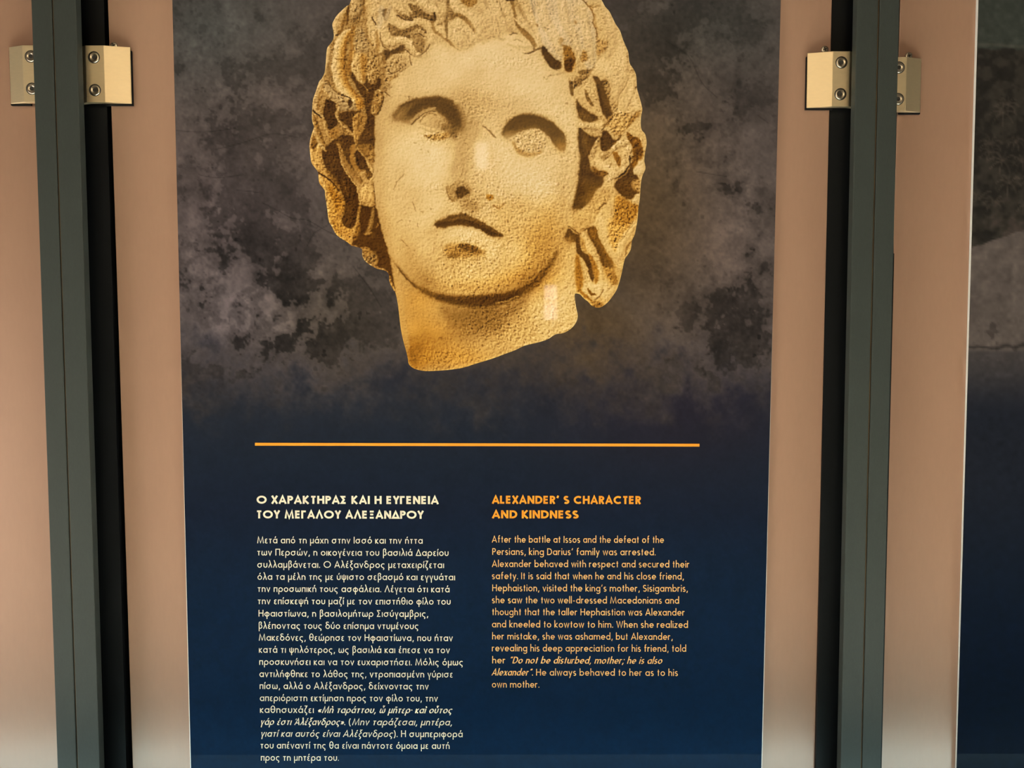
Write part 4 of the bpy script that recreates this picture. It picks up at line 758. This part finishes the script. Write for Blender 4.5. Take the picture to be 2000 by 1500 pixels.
def ground_canvas(px0, px1, pxb0, pxb1, step, y0=-170, y1=1560):
    """a grid that follows the two leaning edges of a print"""
    c = Canvas(0, y0, 1, y1, step); ys = y0 + np.arange(int((y1 - y0) / step) + 1) * step
    nx = int((px1 - px0) / step) + 1; u = np.linspace(0, 1, nx)
    L = px0 + (pxb0 - px0) * ys / 1500.; Rr = px1 + (pxb1 - px1) * ys / 1500.
    c.X = L[:, None] * (1 - u) + Rr[:, None] * u; c.Y = np.repeat(ys[:, None], nx, 1); c.nx, c.ny = nx, len(ys); c.x0 = px0
    return c

def paint_ground():
    c = ground_canvas(336.5, 1525, 373, 1487, 2.2); rng = np.random.default_rng(5); X, Y = c.X, c.Y
    G = lambda x, y, rx, ry: np.exp(-((X - x) / rx) ** 2 - ((Y - y) / ry) ** 2)
    rgb = np.zeros((c.ny, c.nx, 3)) + np.array([68, 60, 58.])
    def tint(w, col): rgb[:] = rgb + (np.array(col) - rgb) * np.clip(w, 0, 1)[..., None]
    tint(G(420, 60, 170, 130) * .8, (62, 63, 62)); tint(G(560, 250, 160, 160) * .7, (76, 66, 63)); tint(G(450, 420, 160, 160) * .8, (78, 68, 69)); tint(G(470, 620, 170, 120) * .8, (74, 66, 68)); tint(G(660, 620, 120, 110) * .7, (76, 66, 58))
    tint(G(1400, 60, 160, 120) * .8, (58, 57, 55)); tint(G(1400, 200, 120, 120) * .6, (66, 58, 56)); tint(G(1400, 520, 120, 160) * .7, (76, 65, 62)); tint(G(1350, 640, 200, 90) * .7, (72, 63, 62))
    tint(np.maximum(G(1240, 400, 130, 260), G(1150, 640, 130, 120)) * .75, (77, 58, 36)); tint(G(930, 740, 220, 60) * .6, (60, 50, 43))
    k_ = 3.0 / c.step
    n = fractal(c.ny, c.nx, 20 * k_, 6, rng, .74); big = fractal(c.ny, c.nx, 52 * k_, 4, rng, .5); n2 = fractal(c.ny, c.nx, 9 * k_, 4, rng, .7); n3 = fractal(c.ny, c.nx, 2 * k_, 2, rng)
    amp = .26 + .62 * G(430, 560, 180, 170) + .5 * G(600, 640, 120, 100) + .42 * G(1450, 560, 130, 170) + .36 * G(1310, 180, 90, 170) + .3 * G(1430, 330, 100, 110) + .26 * G(420, 200, 150, 100) + .3 * G(1420, 690, 130, 60)
    amp *= 1 - .72 * np.maximum(G(1215, 430, 90, 260), G(1080, 720, 160, 60))
    m_ = n * .62 + big * .62
    patch = sstep((-m_ - .05) / .34); light = sstep((m_ - .12) / .5)
    k = 1 - amp * (.52 * patch - .26 * light) + n2 * .075 * np.clip(amp + .25, 0, 1) + n3 * .045
    specks = sstep((fractal(c.ny, c.nx, 3 * k_, 2, rng) - 1.2) / .5) * sstep((n2 + .5) / 1.2); k -= .36 * specks * np.clip(amp + .1, 0, .8)
    # cracks in the photographed rock
    cc = Canvas(0, 0, 1, 1, 3.); cc.X, cc.Y, cc.nx, cc.ny, cc.x0, cc.y0, cc.step = X, Y, c.nx, c.ny, 336.5, -170, c.step
    cc.t = np.ones_like(X); cc.h = np.zeros_like(X); cc.g = np.zeros_like(X); cc.z = np.zeros_like(X)
    for q in ([(385,340),(410,346),(440,346),(475,341)],[(460,371),(490,374),(512,377)],[(512,396),(540,410),(570,426),(600,430),(640,452),(690,474),(740,500)],[(345,255),(400,258),(460,250)],[(420,292),(470,280),(530,262),(580,268)],[(640,440),(615,455),(600,480)],[(690,520),(720,560),(745,600)],[(1300,80),(1345,110),(1370,160),(1400,190)],[(1480,225),(1500,240)],[(1360,335),(1420,345)]):
        stroke(cc, q, .7, .62, 1.4, .75)
    for x, y, rx, ry in ((520,340,26,14),(545,345,22,26),(370,330,20,18),(385,375,26,22),(355,430,18,24),(480,445,32,14),(500,470,34,16),(405,470,12,10),(560,540,28,18),(500,530,14,22),(585,600,30,24),(360,610,24,14),(360,640,26,12),(430,570,10,9),(640,590,18,30),(1310,50,30,35),(1335,95,26,22),(1420,160,22,16),(1440,175,16,16),(1480,215,26,26),(1500,390,14,26),(1400,590,50,22),(1470,540,26,40),(1360,580,30,16),(1490,610,18,24),(1330,700,30,16)):
        blob(cc, x, y, rx, ry, .74, .6)
    for x, y, r_ in ((1331,78,5),(420,400,12),(450,395,16),(600,520,22),(540,480,14),(480,610,24),(1400,460,22),(1430,440,16),(1300,620,22),(1230,715,10),(1130,715,14)): blob(cc, x, y, r_ * 1.3, r_, 1.14, .7)
    rgb *= (k * cc.t)[..., None]
    # the picture fades into a navy field for the words
    f = sstep((Y - 640 + 40 * n) / 210.)
    navy = np.stack([np.interp(Y, [700, 800, 900, 1000, 1200, 1500], [37, 31, 24, 19, 11, 9]), np.interp(Y, [700, 800, 900, 1000, 1200, 1500], [36, 34, 30, 26, 29, 37]), np.interp(Y, [700, 800, 900, 1000, 1200, 1500], [43, 43, 42, 41, 51, 66])], -1)
    navy += (np.array([34, 27, 36]) - navy) * (np.clip(G(1330, 800, 260, 130), 0, 1) * .6)[..., None]; navy *= (1 + .03 * n3 + .03 * n2)[..., None]
    rgb = rgb * (1 - f[..., None]) + navy * f[..., None]
    c.rgb = np.clip(rgb / 255., 0, 1); return c

def paint_side():
    c = ground_canvas(1911, 2900, 1868, 2860, 3.2); rng = np.random.default_rng(9); X, Y = c.X, c.Y
    n = fractal(c.ny, c.nx, 14, 4, rng, .7); n2 = fractal(c.ny, c.nx, 40, 4, rng); n3 = fractal(c.ny, c.nx, 3, 2, rng)
    rgb = np.zeros((c.ny, c.nx, 3)) + np.array([48, 50, 46.])
    def tint(w, col): rgb[:] = rgb + (np.array(col) - rgb) * np.clip(w, 0, 1)[..., None]
    tint(np.exp(-((Y - 91 - 2 * n2) / 3.) ** 2) * .5, (74, 70, 62))
    trees = sstep((Y - 94 - 3 * n) / 6); tint(trees, (44, 40, 36)); dark = sstep((-n + .1) / .9) * trees; tint(dark * .55, (22, 20, 19)); tint(sstep((Y - 260) / 200) * sstep(n / 1.2) * .7, (68, 58, 54))
    # palm crowns, each a burst of fronds
    cc = Canvas(0, 0, 1, 1, 3.2); cc.X, cc.Y, cc.nx, cc.ny, cc.x0, cc.y0, cc.step = X, Y, c.nx, c.ny, 1911, -170, 3.2
    cc.t = np.zeros_like(X); cc.h = np.zeros_like(X); cc.g = np.zeros_like(X); cc.z = np.zeros_like(X)
    for k in range(46):
        px, py = 1900 + 40 * rng.random() + 21 * k * (.4 if k < 14 else .9), 200 + 230 * rng.random(); R_ = 16 + 18 * rng.random() * (py / 300)
        for a in np.linspace(0, 2 * math.pi, 9)[:-1] + rng.random(): stroke(cc, [(px, py), (px + R_ * .6 * math.cos(a), py + R_ * .5 * math.sin(a) - 3), (px + R_ * math.cos(a), py + R_ * .8 * math.sin(a) + 4)], 1.4, .5 + .5 * rng.random(), 2., .6)
    tint(cc.t * .8, (80, 70, 62))
    hill = sstep((Y - np.interp(X, [1880, 1900, 1925, 1955, 1975, 2000, 2200, 2900], [486, 480, 474, 462, 452, 447, 415, 380]) - 2 * n) / 4.); tint(hill, (80, 71, 67)); tint(hill * sstep((n - 1.5) / .5) * .6, (46, 40, 38)); tint(hill * sstep((n2 - .8) / .6) * .25, (60, 52, 50))
    tint(np.exp(-((Y - 678 - 3 * n + (X - 1900) * .06) / 3.5) ** 2) * .7, (34, 30, 30)); tint(sstep((Y - 682) / 8), (58, 53, 53)); tint(sstep((Y - 690) / 130), (26, 28, 36)); tint(sstep((Y - 850) / 500), (6, 17, 34))
    rgb *= (1 + .06 * n3)[..., None]; c.rgb = np.clip(rgb / 255, 0, 1); return c

INK = np.array([.96, .96, 1.06]); ROCK_INK = np.array([1.0, .95, .97])
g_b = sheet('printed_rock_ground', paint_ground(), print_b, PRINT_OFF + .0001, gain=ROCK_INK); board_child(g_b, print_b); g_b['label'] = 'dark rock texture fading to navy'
g_c = sheet('printed_photograph', paint_side(), print_c, PRINT_OFF + .0001, gain=ROCK_INK); board_child(g_c, print_c); g_c['label'] = 'dark photograph of palm trees and a sandy slope'
plain = ground_canvas(-1300, -84, -1240, -20, 12.); plain.rgb = np.zeros((plain.ny, plain.nx, 3)) + np.array([40, 38, 42]) / 255.
g_a = sheet('printed_ground', plain, print_a, PRINT_OFF + .0001, gain=INK); board_child(g_a, print_a)

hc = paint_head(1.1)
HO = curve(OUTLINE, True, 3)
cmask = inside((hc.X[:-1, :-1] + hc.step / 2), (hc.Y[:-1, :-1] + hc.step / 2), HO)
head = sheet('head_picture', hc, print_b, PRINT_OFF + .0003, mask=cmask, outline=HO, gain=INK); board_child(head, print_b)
head['label'] = 'golden-lit marble head of a curly-haired youth'

OFF_T = PRINT_OFF + .0003
rule = np.array([(498, 864.9), (498, 870.4), (1366.2, 872.2), (1366.2, 866.8)])
rp = unproject(rule[:, 0], rule[:, 1], OFF_T); ru = big_mesh('rule_line', rp, np.array([[0, 1, 2, 3]]), MAT['orange'], print_b); board_child(ru, print_b); ru['label'] = 'thin orange rule'
for nm, lines, size, w, mat, lab in (('greek_heading', GREEK_HEAD, 15.6, .225, 'cream', 'bold cream Greek capitals'), ('greek_text', GREEK, 13.0, .115, 'cream', 'cream Greek text'),
                                     ('english_heading', ENGLISH_HEAD, 15.6, .225, 'orange', 'bold orange English capitals'), ('english_text', ENGLISH, 13.0, .115, 'peach', 'peach English text')):
    t_ = text_block(nm, lines, size, w, MAT[mat], print_b, OFF_T); board_child(t_, print_b); t_['label'] = lab
for p in (print_a, print_b, print_c): del p['_at']

# ------------------------------------------------------------------ posts
def post(px_l, px_r, px_groove, label):
    y0 = .965
    f = lambda e: (on_plane(e[0], 0, y0)[0] + on_plane(e[1], 1500, y0)[0]) / 2
    xl, xr, xg = f(px_l), f(px_r), f(px_groove); xc = (xl + xr) / 2
    root = empty('post', (xc, y0 + .03, LEDGE_Z), label, 'post', None)
    for a, b in ((xl, xg - .0009), (xg + .0009, xr)):
        box('profile', (a, y0, LEDGE_Z + .001), (b, y0 + .012, 2.75), MAT['post'], root, .0009)
    box('groove_seal', (xg - .0016, y0 + .0022, LEDGE_Z + .001), (xg + .0016, y0 + .011, 2.75), MAT['brass'], root)
    box('neck', (xc - .010, y0 + .0122, LEDGE_Z + .001), (xc + .010, y0 + .034, 2.75), MAT['black'], root)
    box('rear_channel', (xc - .044, y0 + .0342, LEDGE_Z + .001), (xc + .044, 1.10, 2.75), MAT['black'], root)
    return xc
xcl = post((60, 113), (147, 195.5), (101.5, 151), 'dark grey upright post left of the text panel')
xcr = post((1675, 1641), (1757.5, 1720), (1717, 1683), 'dark grey upright post right of the text panel')

# ------------------------------------------------------------------ clamps
def lathe(name, prof, mat, root, at, n=24, smooth=True):
    """profile (radius, height) turned about the -y axis"""
    V, F = [], []
    for r, hgt in prof:
        for k in range(n):
            a = 2 * math.pi * k / n; V.append((at[0] + r * math.cos(a), at[1] - hgt, at[2] + r * math.sin(a)))
    for i in range(len(prof) - 1):
        for k in range(n): F.append((i * n + k, i * n + (k + 1) % n, (i + 1) * n + (k + 1) % n, (i + 1) * n + k))
    o = new_obj(name, V, F, mat); 
    if smooth:
        for p in o.data.polygons: p.use_smooth = True
    adopt(o, root); return o

def clamp(fx, sx, zt, zb, s, label, screws):
    """fx: inner/outer ends of the flat face; s=+1 when its panel lies to the right"""
    y0 = .9865; (fo, fi) = fx; ei = sx
    yb = BOARD_Y - ((zt + zb) / 2 - CAM[2]) * math.tan(TILT)
    root = empty('panel_clamp', ((fo + fi) / 2, y0 + .004, zb), label, 'clamp', None)
    prof = [(fo - s * .017, y0 + .0085), (fo, y0), (fi, y0), (ei, y0 + .0062), (ei, yb - .0043), (fi + s * .002, yb - .0043), (fo + s * .002, yb - .0043), (fo - s * .017, y0 + .0125)]
    bm = bmesh.new(); a = [bm.verts.new((x, y, zb)) for x, y in prof]; b = [bm.verts.new((x, y, zt)) for x, y in prof]; n = len(prof)
    bm.faces.new(a); bm.faces.new(b[::-1])
    for i in range(n): bm.faces.new((a[i], b[i], b[(i + 1) % n], a[(i + 1) % n]))
    finish('clamp_body', bm, MAT['nickel'], root, .0005, 2)
    pa, pb_ = sorted((fi - s * .004, ei + s * .0006))
    box('shadow_pad', (pa, yb - .0042, zb - .0016), (pb_, yb - .0006, zt - .004), MAT['pad_shade'], root)  # dark strip showing past the clamp in place of its cast shadow
    for x, z in screws:
        lathe('countersink', [(.0076, .00012), (.0060, .00012)], MAT['dark'], root, (x, y0, z))
        sc = lathe('screw', [(.0066, .0), (.0064, .0005), (.0058, .0008), (.0036, .0009), (.0033, .0006), (.0025, .0006)], MAT['screw'], root, (x, y0, z))
        V = [(x + .0029 * math.cos(math.pi / 3 * k), y0 - hh, z + .0029 * math.sin(math.pi / 3 * k)) for hh in (.00064, .0002) for k in range(6)]
        so = new_obj('socket', V, [(k, (k + 1) % 6, 6 + (k + 1) % 6, 6 + k) for k in range(6)] + [(6, 7, 8, 9, 10, 11)], MAT['dark'])
        V2 = []
        bpy.context.view_layer.update(); so.parent = sc; so.matrix_parent_inverse = sc.matrix_world.inverted()
    return root

Yc = .9865
def cx(px, py=145): return on_plane(px, py, Yc)[0]
def cz(py, px=200): return on_plane(px, py, Yc)[2]
clamp((cx(168), cx(204)), cx(251), cz(88.5), cz(200), 1, 'satin metal clamp on the right side of the left post, its face golden', [(cx(183.5, 112), cz(112)), (cx(185.5, 176), cz(176))])
clamp((cx(80), cx(45)), cx(13), cz(88), cz(199.5), -1, 'satin metal clamp on the left side of the left post, half hidden', [(cx(60, 110), cz(110)), (cx(62.5, 173), cz(173))])
clamp((cx(1659.5), cx(1626)), cx(1580), cz(100, 1620), cz(208, 1620), -1, 'satin metal clamp on the left side of the right post, its face golden', [(cx(1643.5, 122), cz(122, 1643)), (cx(1641.5, 184), cz(184, 1641))])
clamp((cx(1740), cx(1770.5)), cx(1804), cz(111, 1770), cz(217, 1770), 1, 'satin metal clamp on the right side of the right post, half hidden', [(cx(1755.5, 132), cz(132, 1755)), (cx(1754, 193.5), cz(193.5, 1754))])

def cross_screw(px, py, root, board):
    p = unproject(np.array([px]), np.array([py]), 0.)[0]
    sc = lathe('mounting_screw', [(.0046, .0), (.0044, .0011), (.0036, .0015), (.0026, .0016), (.0005, .0016), (.0, .0016)], MAT['screw'], root, p, 18)
    bm = bmesh.new()
    for a in (.35, .35 + math.pi / 2):
        ca, sa = math.cos(a), math.sin(a); q = []
        for u, v in ((-.0027, -.0006), (.0027, -.0006), (.0027, .0006), (-.0027, .0006)): q.append(bm.verts.new((p[0] + u * ca - v * sa, p[1] - .00175, p[2] + u * sa + v * ca)))
        bm.faces.new(q)
    o = finish('cross_slot', bm, MAT['dark']); bpy.context.view_layer.update(); o.parent = sc; o.matrix_parent_inverse = sc.matrix_world.inverted()
    sc['label'] = 'small cross-head screw above the clamp'
cross_screw(223, 89.5, panel_b, None); cross_screw(1610.5, 97, panel_b, None); cross_screw(1774.5, 109.5, panel_c, None)

# ------------------------------------------------------------------ lamps hung behind the visitor, mirrored in the glossy print
def emit(name, col, strength):
    m = bpy.data.materials.new(name); m.use_nodes = True; b = m.node_tree.nodes['Principled BSDF']
    b.inputs['Base Color'].default_value = (1, .9, .75, 1); b.inputs['Emission Color'].default_value = col; b.inputs['Emission Strength'].default_value = strength
    return m
def mirror_dir(px, py, ylamp):
    p = unproject(np.array([px]), np.array([py]), PRINT_OFF)[0]; d = p - CAM; d = d / np.linalg.norm(d)
    n = np.array([0, -1.0, -math.tan(TILT)]); n = n / np.linalg.norm(n); r_ = d - 2 * (d @ n) * n
    return p + r_ * (ylamp - p[1]) / r_[1]
def lantern(px, py, wpx, hpx, bars, glow, label):
    LAMP = emit('lamp_glow', (1, .90, .70, 1), glow)
    yl = -3.0; c0 = mirror_dir(px, py, yl); D = np.linalg.norm(c0 - np.array([0, 1, 1.55])) + 1.02
    w, h_ = wpx / FPX * D / 2, hpx / FPX * D / 2
    root = empty('pendant_lantern', (c0[0], yl, c0[2] - h_), label, 'lamp')
    k = len(bars)
    for a, b in bars:
        box('glass', (c0[0] - w, yl - .05, c0[2] + h_ * a), (c0[0] + w, yl + .0, c0[2] + h_ * b), LAMP, root, .004)
    box('lantern_back', (c0[0] - w * 1.15, yl - .09, c0[2] - h_ * 1.1), (c0[0] + w * 1.15, yl - .0501, c0[2] + h_ * 1.1), MAT['dark'], root, .004)
    bm = bmesh.new(); box_bm(bm, (c0[0] - .004, yl - .074, c0[2] + h_ * 1.1), (c0[0] + .004, yl - .066, 3.3)); finish('rod', bm, MAT['dark'], root)
lantern(1076, 590, 24, 66, ((-1, -.05), (.08, 1)), 170, 'tall two-pane lantern hanging behind the visitor')
lantern(940, 302, 26, 48, ((-1, 1),), 75, 'short one-pane lantern hanging behind the visitor')
